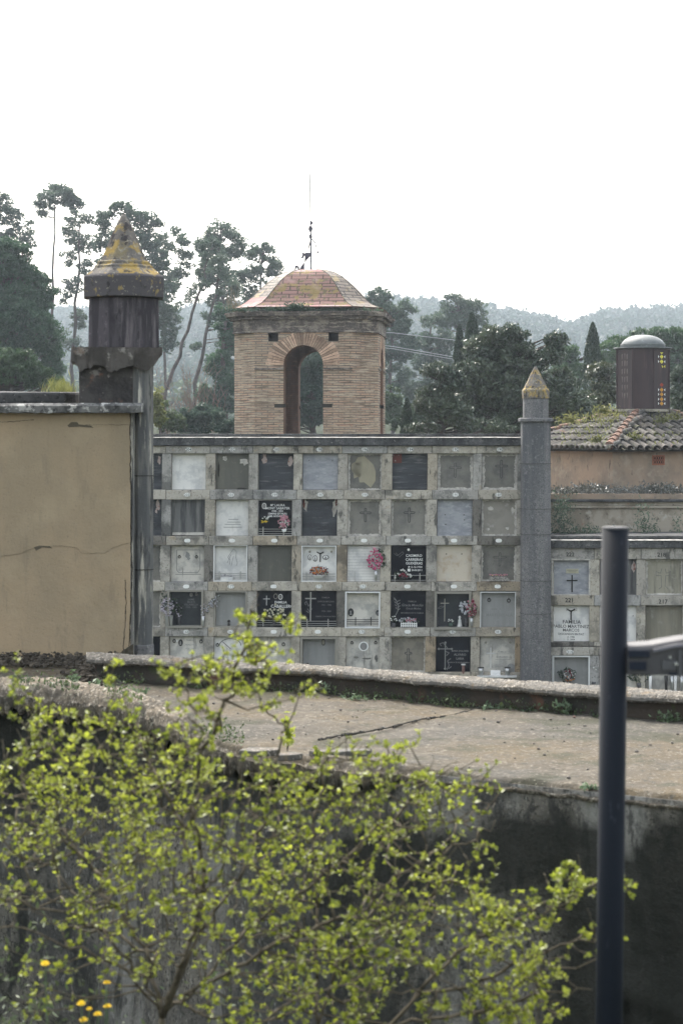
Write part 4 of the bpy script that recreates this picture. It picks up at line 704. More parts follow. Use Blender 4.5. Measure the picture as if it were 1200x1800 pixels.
def pillar_big():
    D = 15.25; k = D / F; x0 = (214 - CX) * k; z = lambda py: EZ - (py - HZ) * k; s = 1 / math.cos(math.pi / 8)
    root = empty("finial_pillar", (x0, D + .15, EZ - 1.65), R(7), "massive dark octagonal pillar head with a yellow lichened spire at the end of the beige wall", "pillar", "pillars with pyramid caps")
    g0 = EZ - 1.65; zz = lambda py: z(py) - g0
    def pr(prof, dx=0, dy=0): mb = MB(); mb.prism(dx * k, dy * k, [(r * k * s, zz(y)) for r, y in prof], 8, math.pi / 8); return mb
    pr([(62, 612.5), (61, 523)]).build("shaft", purple_conc, root, bevel=.008)
    pr([(69.5, 523), (70, 521), (70, 487), (68, 483)]).build("cap_band", lich_band, root, bevel=.008)
    pr([(66, 483), (52, 470), (51, 465.5), (47, 464.5), (46, 458), (42, 457)]).build("cap_steps", lich, root, bevel=.006)
    pr([(41, 457), (33, 440), (24, 417), (14, 394), (5, 377), (1.5, 373)]).build("spire", lich, root)
    mb = MB(); mb.box(-27 * k, -24 * k, -63.2 * k * 1.0, -61.5 * k, zz(611), zz(552)); mb.build("groove", crackm, root) if False else None
    # eroded ledge slab, broken underside
    mb = MB(); n = 34; X0, X1 = -91 * k, 66 * k; y0, y1 = -76 * k, 70 * k
    top = []; bot = []
    for i in range(n + 1):
        x = lerp(X0, X1, i / n); d = 37 + 5 * math.sin(i * .5) + random.uniform(-3, 3) - (14 if i < 3 else 0) - (i > 27) * (i - 27) * 2.4; yj = random.uniform(-.012, .012)
        zt = zz(612 + random.uniform(-1, 1)); zb = zz(612 + max(d, 12)); top.append(((x, y0 + yj, zt), (x, y1, zt))); bot.append(((x, y0 + yj + .01, zb), (x, y1, zb)))
    for i in range(n): mb.hexa([bot[i][0], bot[i + 1][0], bot[i + 1][1], bot[i][1], top[i][0], top[i + 1][0], top[i + 1][1], top[i][1]])
    mb.build("eroded_ledge", mat("eroded_ledge_concrete", (.11, .10, .09), [((.05, .045, .04), 5, .45, .6, ONE, .8), ((.30, .28, .25), 9, .60, .68, ONE, .8), ((.2, .13, .09), 6, .62, .7, ONE, .5)], bump=[(9, 1), (40, .8)]), root)
    mb = MB(); mb.box(-78 * k, 16 * k, -58 * k, 60 * k, zz(716), zz(640)); mb.build("plinth_block", mat("blackened_plinth", (.07, .064, .06), [((.03, .028, .027), 6, .45, .58, ONE, .8), ((.26, .24, .22), 9, .58, .66, ONE, .8), ((.2, .10, .07), 7, .64, .7, ONE, .6)], bump=[(9, 1), (40, .8)]), root, bevel=.01)
    pr([(19.5, 1162), (19, 1130), (19.6, 612.5)], 31.5, -46).build("pilaster", pil_left, root, bevel=.006)
    mb = MB(); mb.prism(31.5 * k, -46 * k, [(20.6 * k * s, zz(1162)), (20.4 * k * s, zz(1133)), (19.4 * k * s, zz(1131))], 8, math.pi / 8); mb.build("pilaster_foot", conc_grey, root, bevel=.006)
    mb = MB()
    for y in (836, 1000): mb.prism(31.5 * k, -46 * k, [(19.9 * k * s, zz(y + .7)), (19.9 * k * s, zz(y - .7))], 8, math.pi / 8)
    mb.build("joint_line", crackm, root)
pillar_big()
# ------------------------------------------------------------------ left building
k = DL / F; zl = lambda py: EZ - (py - HZ) * k; xl = lambda px: (px - CX) * k
lb = empty("niche_building", (xl(-100), DL, EZ - 1.65), 0, "end wall of a beige stuccoed cemetery building with a stained concrete coping", "building")
ox, oz = xl(-100), EZ - 1.65
def lbx(name, x0, x1, y0, y1, w0, w1, m, **kw):
    mb = MB(); mb.box(xl(x0) - ox, xl(x1) - ox, w0, w1, zl(y1) - oz, zl(y0) - oz); return mb.build(name, m, lb, **kw)
mb = MB(); x0_, x1_ = xl(-560) - ox, xl(229.5) - ox; q_ = (xl(229.5)) * 22 / 15 - ox - .25
mb.hexa([(x0_, 0, zl(1172) - oz), (x1_, 0, zl(1172) - oz), (q_, 7, zl(1172) - oz), (x0_, 7, zl(1172) - oz), (x0_, 0, zl(726) - oz), (x1_, 0, zl(726) - oz), (q_, 7, zl(726) - oz), (x0_, 7, zl(726) - oz)]); mb.build("wall", stucco, lb)
lbx("render_strip", 229.6, 233.5, 712, 1160, .012, .3, pil_left)
# coping slab with a crumbly front edge
mb = MB(); n = 110; rings = []
for i in range(n + 1):
    px = lerp(-560, 250, i / n); x = xl(px) - ox; t = zl(708.3 + (711.5 - 708.3) * (1 - i / n) * .6 + random.uniform(-.35, .35)) - oz; bt = zl(726 + random.uniform(-1.6, 1.2)) - oz; jy = random.uniform(-.006, .006)
    bk = 3.0 if px < -200 else .34
    rings.append([(x, -.085 + jy, bt), (x, -.09 + jy, t - .022), (x, -.06 + jy, t), (x, bk, t + .004), (x, bk, bt)])
mb.loft(rings); mb.build("coping", mat("coping_concrete", (.15, .148, .14), [((.045, .045, .045), 5, .44, .56, ONE, .85), ((.42, .41, .38), 14, .54, .60, ONE, .9), ((.03, .03, .03), 24, .56, .62, ONE, .8)], bump=[(14, .8), (60, .6)]), lb)
# tilted roof slab
mb = MB(); A = [(-560, 705, 684), (100, 705, 683), (127, 700, 683)]
x0, x1, x2 = xl(-560) - ox, xl(104) - ox, xl(128) - ox; zt = zl(687) - oz; zb = zl(709) - oz
mb.hexa([(x0, .35, zb), (x1, .35, zb), (x2, .9, zb), (x0, 4, zb), (x0, .32, zt), (x1, .32, zt), (x2, .9, zt + .01), (x0, 4, zt + .11)])
mb.build("roof_slab", conc_dark, lb, bevel=.022)
# cracks and scar
def crackline(pts, wd, name="crack"):
    mb = MB()
    P = []
    for (a, b) in zip(pts[:-1], pts[1:]):
        n = max(2, int(math.hypot(b[0] - a[0], b[1] - a[1]) / 6))
        for i in range(n): t = i / n; P.append((lerp(a[0], b[0], t) + random.uniform(-1, 1) * .9, lerp(a[1], b[1], t) + random.uniform(-1, 1) * .9))
    P.append(pts[-1])
    for (a, b) in zip(P[:-1], P[1:]):
        A = Vector((b[0] - a[0], b[1] - a[1])); L_ = max(A.length, .01); q = wd * random.uniform(.4, 1.2); nx_, ny_ = -A.y / L_ * q / 2, A.x / L_ * q / 2
        mb.flat([(xl(x) - ox, zl(y) - oz) for x, y in ((a[0] + nx_, a[1] + ny_), (b[0] + nx_, b[1] + ny_), (b[0] - nx_, b[1] - ny_), (a[0] - nx_, a[1] - ny_))], -.003, .002)
    return mb.build(name, crackm, lb)
crackline([(0, 978), (40, 972), (62, 962), (95, 960), (108, 959), (135, 963), (145, 973), (185, 972), (200, 962), (231, 953)], .2)
crackline([(229, 727), (230, 790), (229, 830), (232, 860), (231, 930), (232, 1000), (231, 1060), (229, 1110), (226, 1145)], 1.9)
crackline([(220, 1020), (222, 1060), (220, 1100), (217, 1150)], 1.3); crackline([(150, 747), (229, 747)], .5); crackline([(0, 742), (30, 741), (60, 738)], .9)
mb = MB(); mb.flat([(xl(x) - ox, zl(y) - oz) for x, y in ((119, 748), (126, 742), (136, 742), (139, 746), (160, 748), (165, 752), (140, 750), (122, 751))], -.004, .002); mb.build("scar", mat("raw_render_scar", (.10, .085, .06)), lb); mb = MB(); mb.flat([(xl(x) - ox, zl(y) - oz) for x, y in ((60, 962), (70, 959), (88, 960), (93, 964), (75, 962), (64, 968))], -.003, .002); mb.build("scar", mat("raw_render_scar", (.10, .085, .06)), lb)
# rough damp base of the wall
mb = MB(); xs_ = np.linspace(-560, 235, 160); 
for a, b in zip(xs_[:-1], xs_[1:]):
    def hh(x): return 1158 - 6 * math.sin(x * .031) - 5 * math.sin(x * .11 + 1) - (x > 120) * (x - 120) * .14 + random.uniform(-1.5, 1.5)
    mb.flat([(xl(a) - ox, zl(1175) - oz), (xl(b) - ox, zl(1175) - oz), (xl(b) - ox, zl(hh(b)) - oz), (xl(a) - ox, zl(hh(a)) - oz)], -.02 - random.uniform(0, .02), .003)
mb.build("damp_base", damp, lb)
# ------------------------------------------------------------------ brick tower
DT = 54.0; kt = 52.2 / F
tb = W(547, 765, DT); tz = float(ground_z(tb.x, DT))
tw = empty("brick_tower", (tb.x, DT, tz), -R(5.4), "brown brick bell tower with an open arch and pink tiled dome behind the niche wall", "tower")
zt_ = lambda py: EZ - (py - HZ) * kt - tz
H_, CH = 1.91, .62; A_, ZS, TK = .52, zt_(642), .50
def archwall(mb, ang, half, arch=True, a=A_, z0=-.3, z1=None, holes=True, tk=TK, dist=H_):
    """one wall of the tower; outward direction ang, measured from -y; outer faces material 0, inner/reveal 1"""
    z1 = z1 or zt_(585); c, s_ = math.cos(ang), math.sin(ang)
    def T(s, w, z): return (s * c + (dist - w) * s_, s * s_ - (dist - w) * c, z)     # s along, w depth from the outer face
    def quad(s0, s1, za, zb, w, flip, za2=None, zb2=None):
        p = [T(s0, w, za), T(s1, w, za if za2 is None else za2), T(s1, w, zb if zb2 is None else zb2), T(s0, w, zb)]
        mb.add(p if not flip else p[::-1], [(0, 1, 2, 3)])
    for w, fl in ((0, False), (tk, True)):
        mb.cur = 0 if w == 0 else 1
        ca = half - (tk * math.tan(math.pi / 8) if w else 0)
        if not arch: quad(-ca, ca, z0, z1, w, fl); continue
        for sg in (-1, 1):
            hs_ = [.66, .92] if holes else []
            hz0, hz1 = zt_(600), zt_(583.8)
            cuts = [a] + hs_ + [ca]
            for q in range(len(cuts) - 1):
                s0, s1 = sorted((sg * cuts[q], sg * cuts[q + 1]))
                if holes and q == 1: quad(s0, s1, z0, hz0, w, fl); quad(s0, s1, hz1, z1, w, fl) if z1 > hz1 + .01 else None
                else: quad(s0, s1, z0, z1, w, fl)
        n = 16; P = [(a * math.cos(t), ZS + a * math.sin(t)) for t in np.linspace(math.pi, 0, n + 1)]
        for i in range(n): quad(P[i][0], P[i + 1][0], P[i][1], z1, w, fl, P[i + 1][1], z1)
    if arch:
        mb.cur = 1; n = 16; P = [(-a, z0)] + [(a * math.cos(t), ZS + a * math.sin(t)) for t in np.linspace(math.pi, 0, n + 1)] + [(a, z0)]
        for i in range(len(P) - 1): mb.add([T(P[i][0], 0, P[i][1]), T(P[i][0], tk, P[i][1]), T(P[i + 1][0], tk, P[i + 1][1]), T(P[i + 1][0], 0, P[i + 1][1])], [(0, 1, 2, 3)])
        if holes:
            mb.cur = 2; hz0, hz1 = zt_(600), zt_(583.8)
            for sg in (-1, 1):
                s0, s1 = sorted((sg * .66, sg * .92)); d = .45
                for q in ([T(s0, 0, hz0), T(s0, d, hz0), T(s1, d, hz0), T(s1, 0, hz0)], [T(s0, 0, hz0), T(s0, 0, hz1), T(s0, d, hz1), T(s0, d, hz0)], [T(s1, 0, hz0), T(s1, d, hz0), T(s1, d, hz1), T(s1, 0, hz1)], [T(s0, 0, hz1), T(s1, 0, hz1), T(s1, d, hz1), T(s0, d, hz1)], [T(s0, d, hz0), T(s0, d, hz1), T(s1, d, hz1), T(s1, d, hz0)]): mb.add(q, [(0, 1, 2, 3)])
    return T
mb = MB(); TT = []
for q in range(4): TT.append(archwall(mb, q * math.pi / 2, H_ - CH, holes=(q % 2 == 0)))
dc = (2 * H_ - CH) / math.sqrt(2)
for q in range(4): archwall(mb, q * math.pi / 2 + math.pi / 4, CH / math.sqrt(2), arch=False, dist=dc)
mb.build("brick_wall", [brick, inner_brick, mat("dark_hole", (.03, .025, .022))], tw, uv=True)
# radial arch bricks, string course, pilaster joints, pads
for q in range(4):
    T = TT[q]; mb = MB(); n = 32
    for i in range(n):
        t0, t1 = math.pi * (i + .11) / n, math.pi * (i + .89) / n; r0 = A_ + .002; r1 = A_ + .36 + random.uniform(-.03, .02)
        r1b = r1 + (.10 if abs(math.cos((t0 + t1) / 2)) > .75 else 0)
        o = [(r0 * math.cos(t), ZS + r0 * math.sin(t)) for t in (t0, t1)] + [(r1b * math.cos(t), ZS + r1b * math.sin(t)) for t in (t1, t0)]
        pr = .014 + random.uniform(-.005, .006); vs = [T(x, -pr, z) for x, z in o] + [T(x, .02, z) for x, z in o]
        mb.add(vs, [(3, 2, 1, 0), (0, 1, 5, 4), (1, 2, 6, 5), (2, 3, 7, 6), (3, 0, 4, 7)])
    mb.build("arch_ring", vouss, tw)
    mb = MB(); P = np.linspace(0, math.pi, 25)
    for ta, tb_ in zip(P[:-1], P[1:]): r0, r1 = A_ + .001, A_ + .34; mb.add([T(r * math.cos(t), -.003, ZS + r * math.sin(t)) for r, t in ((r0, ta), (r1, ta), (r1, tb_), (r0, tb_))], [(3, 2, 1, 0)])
    mb.build("arch_mortar", mat("dark_arch_mortar", (.11, .085, .065)), tw)  # dark mortar backing between the arch bricks
    hz = zt_(650)
    for sg in (-1, 1):
        mb = MB()
        s0, s1 = sorted((sg * (A_ + .01), sg * (H_ - CH)))
        mb.hexa([T(s0, -.035, hz), T(s1, -.035, hz), T(s1, .03, hz), T(s0, .03, hz), T(s0, -.035, hz + .05), T(s1, -.035, hz + .05), T(s1, .03, hz + .05), T(s0, .03, hz + .05)]); mb.build("string_course", frieze, tw)

    hz = zt_(716)
    for sg in (-1, 1): mb = MB(); s0, s1 = sorted((sg * (A_ - .03), sg * (A_ + .24))); mb.hexa([T(s0, -.01, hz), T(s1, -.01, hz), T(s1, .2, hz), T(s0, .2, hz), T(s0, -.01, hz + .09), T(s1, -.01, hz + .09), T(s1, .2, hz + .09), T(s0, .2, hz + .09)]); mb.build("hinge_stone", crackm, tw)

# floor and ceiling of the belfry
mb = MB(); mb.octa(0, 0, [(H_ - .2, zt_(786)), (H_ - .2, zt_(783))], .28); mb.build("belfry_floor", conc_dark, tw)
# entablature, cornice
mb = MB(); mb.octa(0, 0, [(H_ + .035, zt_(584.8)), (H_ + .035, zt_(582.5)), (H_ + .015, zt_(582)), (H_ + .03, zt_(562)), (H_ + .10, zt_(561.5)), (H_ + .11, zt_(556.5)), (H_ + .20, zt_(556)), (H_ + .22, zt_(548.5)), (H_ + .02, zt_(547)), (H_ - .02, zt_(538.6))], .28)
mb.build("cornice", frieze, tw, bevel=.006, uv=True)
# ragged broken bricks along the cornice edge
mb = MB()
for q in range(4):
    T = TT[q]
    for i in range(46):
        s0 = random.uniform(-H_ - .1, H_); wd = random.uniform(.05, .25)
        if abs(s0) > H_ - .25: continue
        y = random.choice((549.5, 556.5, 560)); pr = {549.5: .22, 556.5: .11, 560: .10}[y] + random.uniform(.0, .03); z = zt_(y)
        mb.hexa([T(s0, -pr, z - .03), T(s0 + wd, -pr, z - .03), T(s0 + wd, 0, z - .03), T(s0, 0, z - .03), T(s0, -pr, z + .02), T(s0 + wd, -pr, z + .02), T(s0 + wd, 0, z + .02), T(s0, 0, z + .02)])
mb.build("loose_cornice_brick", frieze, tw, kind='stuff')
# tiled cloister dome
prof = [(1.98, 540), (1.88, 537), (1.70, 531), (1.51, 520), (1.37, 510), (1.23, 500), (1.06, 489), (.88, 479), (.66, 471), (.42, 466), (.26, 464.8)]
cr = .34; rings = []
for h, y in prof:
    kk = h * (1 - cr); rings.append([(a, b, zt_(y)) for a, b in [(-kk, -h), (kk, -h), (h, -kk), (h, kk), (kk, h), (-kk, h), (-h, kk), (-h, -kk)]])
mb = MB()
for r in range(len(rings) - 1):
    for i in range(8):
        j = (i + 1) % 8
        mb.cur = (2 if r >= 8 or r == 0 else 0) if i == 0 else (2 if (i == 7 and r < 3) else 1)  # pale rows paint the sky sheen on the dome's front and left
        mb.add([rings[r][i], rings[r][j], rings[r + 1][j], rings[r + 1][i]], [(0, 1, 2, 3)])
mb.cur = 1; mb.add(rings[-1], [tuple(range(8))]); rf = mb.build("tiled_dome", [pink_tile, grey_tile, sheen_tile], tw, uv=True)
mb = MB()
for i in range(8): mb.tube([Vector(rings[r][i]) for r in range(len(rings))], .012, 5)
mb.build("hip_ridge", grey_tile, rf)
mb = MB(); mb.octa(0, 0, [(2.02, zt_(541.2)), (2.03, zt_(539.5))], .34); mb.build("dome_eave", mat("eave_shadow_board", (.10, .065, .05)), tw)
# weather vane
vp = W(547.5, 466, DT); vz = zt_(466) + tz; kv = DT / F
wv = empty("weather_vane", (tb.x, DT, vz), 0, "iron weather vane with thin long rod, arrow and figure on top of the tower", "weather vane")
vx = lambda px: (px - 547.5) * kv; vy = lambda py: (466 - py) * kv
MB().tube([(0, 0, -.1), (vx(547), 0, vy(420)), (vx(546), 0, vy(378)), (vx(545), 0, vy(300)), (vx(545), 0, vy(288))], [.026, .022, .018, .016, .011], 6).build("rod", vanem, wv)
mb = MB(); mb.tube([(vx(532), 0, vy(437)), (vx(547), 0, vy(437)), (vx(558), 0, vy(434))], .012, 5); mb.flat([(vx(556), vy(429)), (vx(562), vy(433)), (vx(556), vy(438)), (vx(558), vy(433.5))], -.008, .008); mb.flat([(vx(530), vy(434)), (vx(534), vy(434)), (vx(537), vy(437)), (vx(533), vy(444)), (vx(529), vy(444)), (vx(532), vy(438))], -.008, .008); mb.build("arrow", vanem, wv)
mb = MB()
for pts in ([(546, 378), (549, 379), (550, 383), (547, 385), (545.5, 382)], [(544, 388), (547, 386.5), (549.5, 391), (548.5, 396), (546, 399), (543.5, 394)], [(544.5, 402), (548, 402), (549, 407), (547, 411), (544.5, 408)], [(547, 408), (553, 415), (555, 428), (553.6, 428), (551.6, 416), (546, 410)], [(545, 408), (546, 420), (543.5, 432), (542.4, 432), (544, 420)],
            [(539, 434), (547, 434), (546.5, 440), (541, 448), (538.5, 452)], [(538.5, 450), (538.5, 465), (531, 466), (534, 458)], [(526, 457), (529, 456), (532, 460), (532, 465), (530, 465), (529, 460), (527, 464), (525.5, 464)]):
    mb.flat([(vx(547 + (x - 547) * 1.35), vy(y)) for x, y in pts], -.012, .012)
mb.build("figure", vanem, wv)
mb = MB()
for x, y in ((533, 464), (538.5, 450)): mb = MB(); mb.tube([(vx(x), 0, vy(y)), (0, 0, vy(y - 2))], .005, 4); mb.build("brace", vanem, wv)
# growth on the cornice
def tufts(name, label, P, size, material, asp=.16, up=2.2, kind='stuff'):
    V, Fq = cards(np.array(P), size, asp, up); o = npmesh(name, V, Fq, material); tag(o, label, kind=kind); return o
P = []; Rt = Matrix.Rotation(-R(5.4), 3, 'Z'); 
for (cx, sd, n, hh) in ((522, 9, 700, 11), (500, 22, 350, 6), (560, 26, 300, 4), (610, 30, 250, 4), (425, 12, 120, 3)):
    for _ in range(n): x = random.gauss(cx, sd); hgt = abs(random.gauss(0, hh * .5)); v = W(x, 546 - hgt, 52.0 + random.uniform(-.1, .1)); P.append(tuple(v))
tufts("cornice_weeds", "dull grey-green weeds growing on the cornice under the tiled dome", P, rng.uniform(.03, .07, len(P)), L_pine2, .3, .8)
P = [tuple(W(random.gauss(410, 7), 545 - abs(random.gauss(0, 14)), 52.6 + random.uniform(-.3, .3))) for _ in range(140)]
tufts("dry_grass", "dry straw grass sticking up at the left end of the tower cornice", P, rng.uniform(.1, .2, len(P)), mat("dry_straw", (.20, .16, .11)), .03, 5)

# ------------------------------------------------------------------ pavilion with tile roof and lantern
DP = 44.5; kp = DP / F; pc = W(1129, 0, DP); pvz = 0.0
pv = empty("tiled_pavilion", (pc.x, DP, 0), 0, "old stuccoed mausoleum with a mossy curved clay tile roof at the right", "mausoleum")
PH = R(24); Rr = 3.25; half = Rr / math.sqrt(2); ze = EZ - (792 - HZ) * (41.6 / F); za = EZ + (HZ - 719) * kp
cor = [(Rr * math.sin(PH + R(45) + q * math.pi / 2), -Rr * math.cos(PH + R(45) + q * math.pi / 2)) for q in range(4)]
mb = MB()
for q in range(4):
    n_ = Vector((math.sin(PH - q * math.pi / 2), -math.cos(PH - q * math.pi / 2), 0)); t_ = Vector((-n_.y, n_.x, 0)); slope = (za - ze) / half
    pitch = .215; L_ = .34; m_ = int(2 * half / pitch)
    for c in range(m_ + 1):
        sx = (c - m_ / 2) * pitch
        for r in range(int(half / L_) + 1):
            r0 = r * L_ - .02; r1 = r0 + L_ * 1.12
            if abs(sx) > half - r0 + .05: continue
            r1 = min(r1, half - .02)
            if r1 - r0 < .08: continue
            jit = random.uniform(-.012, .012); j2 = random.uniform(-.012, .012)
            ring = []
            for rr, rad, lift in ((r0, .088, .045), (r1, .070, .02)):
                ctr = n_ * (half + .08 - rr) + t_ * (sx + (jit if rr == r0 else j2)) + Vector((0, 0, ze + slope * rr + lift + jit * .4))
                up = Vector((0, 0, 1)); o_, i_ = [], []
                for a in np.linspace(-.15, math.pi + .15, 8): o_.append(ctr + t_ * rad * math.cos(a) + up * rad * .95 * math.sin(a)); i_.append(ctr + t_ * (rad - .014) * math.cos(a) + up * (rad - .014) * .95 * math.sin(a))
                ring.append(o_ + i_[::-1])
            mb.loft(ring)
        # channel tile between two rows
        if c < m_:
            sx2 = sx + pitch / 2
            r0 = 0
            while r0 < half - abs(sx2) - .05:
                r1 = min(r0 + .36, half); pp = []
                for rr, lift in ((r0, .02), (r1, .0)):
                    ctr = n_ * (half + .05 - rr) + t_ * sx2 + Vector((0, 0, ze + slope * rr + lift - .01))
                    pp.append([ctr + t_ * .08 * math.cos(a) + Vector((0, 0, 1)) * (.055 - .055 * math.sin(a)) for a in np.linspace(0, math.pi, 6)])
                mb.loft(pp, cap=False, close=False); r0 += .34
mb.build("roof_tiles", clay, pv, smooth=False)
mb = MB(); base = [(x * 1.0, y * 1.0, ze - .02) for x, y in cor]; mb.add(base + [(0, 0, za - .03)], [(0, 1, 4), (1, 2, 4), (2, 3, 4), (3, 0, 4), (3, 2, 1, 0)]); mb.build("roof_deck", damp, pv)
mb = MB()   # hip tiles
for x, y in cor:
    for i in range(12):
        t0, t1 = i / 12, (i + 1.1) / 12; pts = [(x * (1 - t), y * (1 - t), lerp(ze, za, t) + .085 + (.02 if t == t0 else 0)) for t in (t0, min(t1, 1))]; mb.tube(pts, [.095, .08], 8)
mb.build("hip_tiles", mat("red_clay_ridge_tile", (.19, .115, .085), [((.07, .065, .06), 3, .46, .6, ONE, .8), ((.36, .19, .12), 4, .6, .68, ONE, .6)], isl=.3, bump=[(30, .5)]), pv)
wa = [(x * .90, y * .90) for x, y in cor]; mb = MB(); mb.loft([[(x, y, z) for x, y in wa] for z in (0, ze - .025)]); mb.build("upper_wall", stucco_r, pv)
# terracotta vent in the upper front wall
qn = Vector((math.sin(PH), -math.cos(PH), 0)); qt = Vector((-qn.y, qn.x, 0)); dw = half * .90
uvent = (1129.5 - 1129) * kp + .0; vzc = EZ - (808.5 - HZ) * (42.6 / F); vw, vh = .155, .105
def VT(a, b, w): p = qn * (dw + w) + qt * a; return (p.x, p.y, b)
sv = -.02 + (dw * math.sin(PH)) * -1 / math.cos(PH) * 1.0
mb = MB()
for (a0, a1, b0, b1) in ((-vw, vw, vh - .02, vh), (-vw, vw, -vh, -vh + .02), (-vw, -vw + .02, -vh + .02, vh - .02), (vw - .02, vw, -vh + .02, vh - .02)):
    mb.hexa([VT(sv + a0, vzc + b0, .012), VT(sv + a1, vzc + b0, .012), VT(sv + a1, vzc + b0, -.03), VT(sv + a0, vzc + b0, -.03), VT(sv + a0, vzc + b1, .012), VT(sv + a1, vzc + b1, .012), VT(sv + a1, vzc + b1, -.03), VT(sv + a0, vzc + b1, -.03)])
for i in range(5):
    for sg in (-1, 1):
        a0 = -vw + .02 + i * .056; b0 = -vh + .02; b1 = vh - .02; aa, ab = (a0, a0 + .04) if sg > 0 else (a0 + .04, a0)
        mb.tube([VT(sv + aa, vzc + b0, .006), VT(sv + ab, vzc, .006), VT(sv + aa, vzc + b1, .006)], .0085, 4)
vg = mb.build("vent_grille", mat("terracotta", (.30, .12, .075)), pv)
mb = MB(); p = [VT(sv - vw, vzc - vh, .004), VT(sv + vw, vzc - vh, .004), VT(sv + vw, vzc + vh, .004), VT(sv - vw, vzc + vh, .004)]; mb.add(p, [(0, 1, 2, 3)]); mb.build("vent_opening", crackm, vg)
# lower front volume with mouldings
XF = lambda px, D: (px - CX) / F * D - pc.x
ZF = lambda py, D: EZ - (py - HZ) * D / F
DLo = 40.9
def low(name, y0, y1, proj, m, x0=940, **kw):
    mb = MB(); mb.box(XF(x0, DLo), XF(1520, DLo), DLo - DP - proj, DLo - DP + 3.4, ZF(y1, DLo), ZF(y0, DLo)); return mb.build(name, m, pv, **kw)
low("lower_wall", 893.2, 1330, 0, pale_wall); low("moulding", 889, 893, .07, pale_wall, bevel=.01); low("moulding_band", 882, 888.8, .04, pale_wall, bevel=.006); low("moulding_lip", 877.5, 881.8, .13, conc_dark, bevel=.01); low("ledge", 868, 877.3, .06, stucco_r)
P = []
for _ in range(9000):
    x = random.uniform(958, 1330); y = 873 - abs(random.gauss(0, 7.5)) - 3 * math.sin(x * .05) - random.choice((0, 0, 0, 5)) ; P.append((tuple(W(x, max(y, 846), DLo + random.uniform(-.05, 1.2)))))
tufts("ledge_succulents", "low grey-green fleshy plants crowded along the ledge of the mausoleum", P, rng.uniform(.025, .055, len(P)), L_succ, .35, 1.2)
P = []
for (cx, cy, sx, sy, n) in ((985, 915, 12, 20, 500), (990, 890, 8, 14, 200), (1130, 925, 9, 22, 330), (1147, 938, 6, 10, 120), (1190, 930, 5, 14, 120), (1020, 935, 30, 6, 500)):
    for _ in range(n): P.append(tuple(W(random.gauss(cx, sx), min(random.gauss(cy, sy), 944), 40.4 + random.uniform(-.3, .4))))
tufts("wall_weeds", "thin weeds and creepers clinging to the flaking wall above the lower niche block", P, rng.uniform(.02, .045, len(P)), L_pine2, .35, .8)
P = []
for _ in range(800):
    q = random.random(); x = random.gauss(1010 + 120 * q, 26); y = 742 - 18 * q + random.gauss(0, 7) if random.random() < .55 else random.uniform(735, 785)
    if y > 770 and random.random() < .6: continue
    fr = (y - 722) / 70; P.append(tuple(W(x if y < 760 else random.uniform(980, 1200), y - 3, 44.3 - 2.6 * np.clip(fr, 0, 1) - .05)))
for (cx, cy, n) in ((1050, 800 - 20, 160), (1115, 775, 120), (1160, 745, 120), (1185, 740, 120), (1060, 730, 200), (1000, 745, 150)):
    for _ in range(n): fr = np.clip((cy - 722) / 70, 0, 1); P.append(tuple(W(random.gauss(cx, 7), cy - 3 - abs(random.gauss(0, 6)), 44.2 - 2.7 * fr - .1)))
tufts("roof_moss", "yellow-green moss and grass tufts growing between the roof tiles", P, rng.uniform(.025, .06, len(P)), L_grass, .25, 1.6)
# lantern drum
ln = empty("lantern_drum", (pc.x, DP, EZ + (HZ - 721) * kp), 0, "dark rust octagonal lantern with pale metal dome and coloured glass on the mausoleum roof", "lantern")
rz0 = EZ + (HZ - 721) * kp; LZ = lambda py: EZ + (HZ - py) * kp - rz0
so8 = 1 / math.cos(math.pi / 8); rot = R(-8)
mb = MB(); mb.prism(0, 0, [(49 * kp * so8, LZ(724)), (50 * kp * so8, LZ(719.5))], 8, math.pi / 8 + rot); mb.build("base_slab", conc, ln)
mb = MB(); mb.prism(0, 0, [(45 * kp * so8, LZ(719)), (45 * kp * so8, LZ(614.5))], 8, math.pi / 8 + rot); mb.build("drum", corten, ln, bevel=.006)
mb = MB()
for i in range(8):
    a = math.pi / 8 + rot + i * math.pi / 4; x, y = 45.2 * kp * so8 * math.cos(a), 45.2 * kp * so8 * math.sin(a); mb.tube([(x, y, LZ(719)), (x, y, LZ(614))], .018, 6)
mb.build("corner_bead", corten, ln)
mb = MB(); mb.prism(0, 0, [(45 * kp * so8, LZ(614.4)), (48 * kp * so8, LZ(613)), (47.5 * kp * so8, LZ(611.3)), (40 * kp * so8, LZ(611))], 16); mb.build("rim", copper, ln, smooth=False)
mb = MB(); mb.prism(0, 0, [(39.5 * kp * math.cos(t) ** .9 if t < 1.5 else .01, LZ(611) + (611 - 588.5) * kp * math.sin(t)) for t in list(np.linspace(.0, 1.5, 9)) + [math.pi / 2]], 28); mb.build("dome", copper, ln, smooth=True)
mb = MB(); mb.prism(0, 0, [(39.8 * kp, LZ(606)), (39.2 * kp, LZ(605))], 28); mb.prism(0, 0, [(3 * kp, LZ(589)), (2.2 * kp, LZ(587)), (.4 * kp, LZ(584.5))], 8); mb.build("dome_knob", copper, ln)
def facet(ang):   # outward angle from -y towards +x
    n_ = Vector((math.sin(ang), -math.cos(ang), 0)); t_ = Vector((-n_.y, n_.x, 0)); d = 45 * kp
    return lambda a, z, w: tuple(n_ * (d + w) + t_ * a + Vector((0, 0, z)))
glY = mat("yellow_glass", (.75, .68, .10), rough=.3); glO = mat("orange_glass", (.62, .30, .05), rough=.3); glR = mat("red_glass", (.35, .06, .035), rough=.3); glW = mat("clear_glass_pane", (.72, .74, .74), rough=.3)  # bright opaque colours stand in for daylight coming through the panes
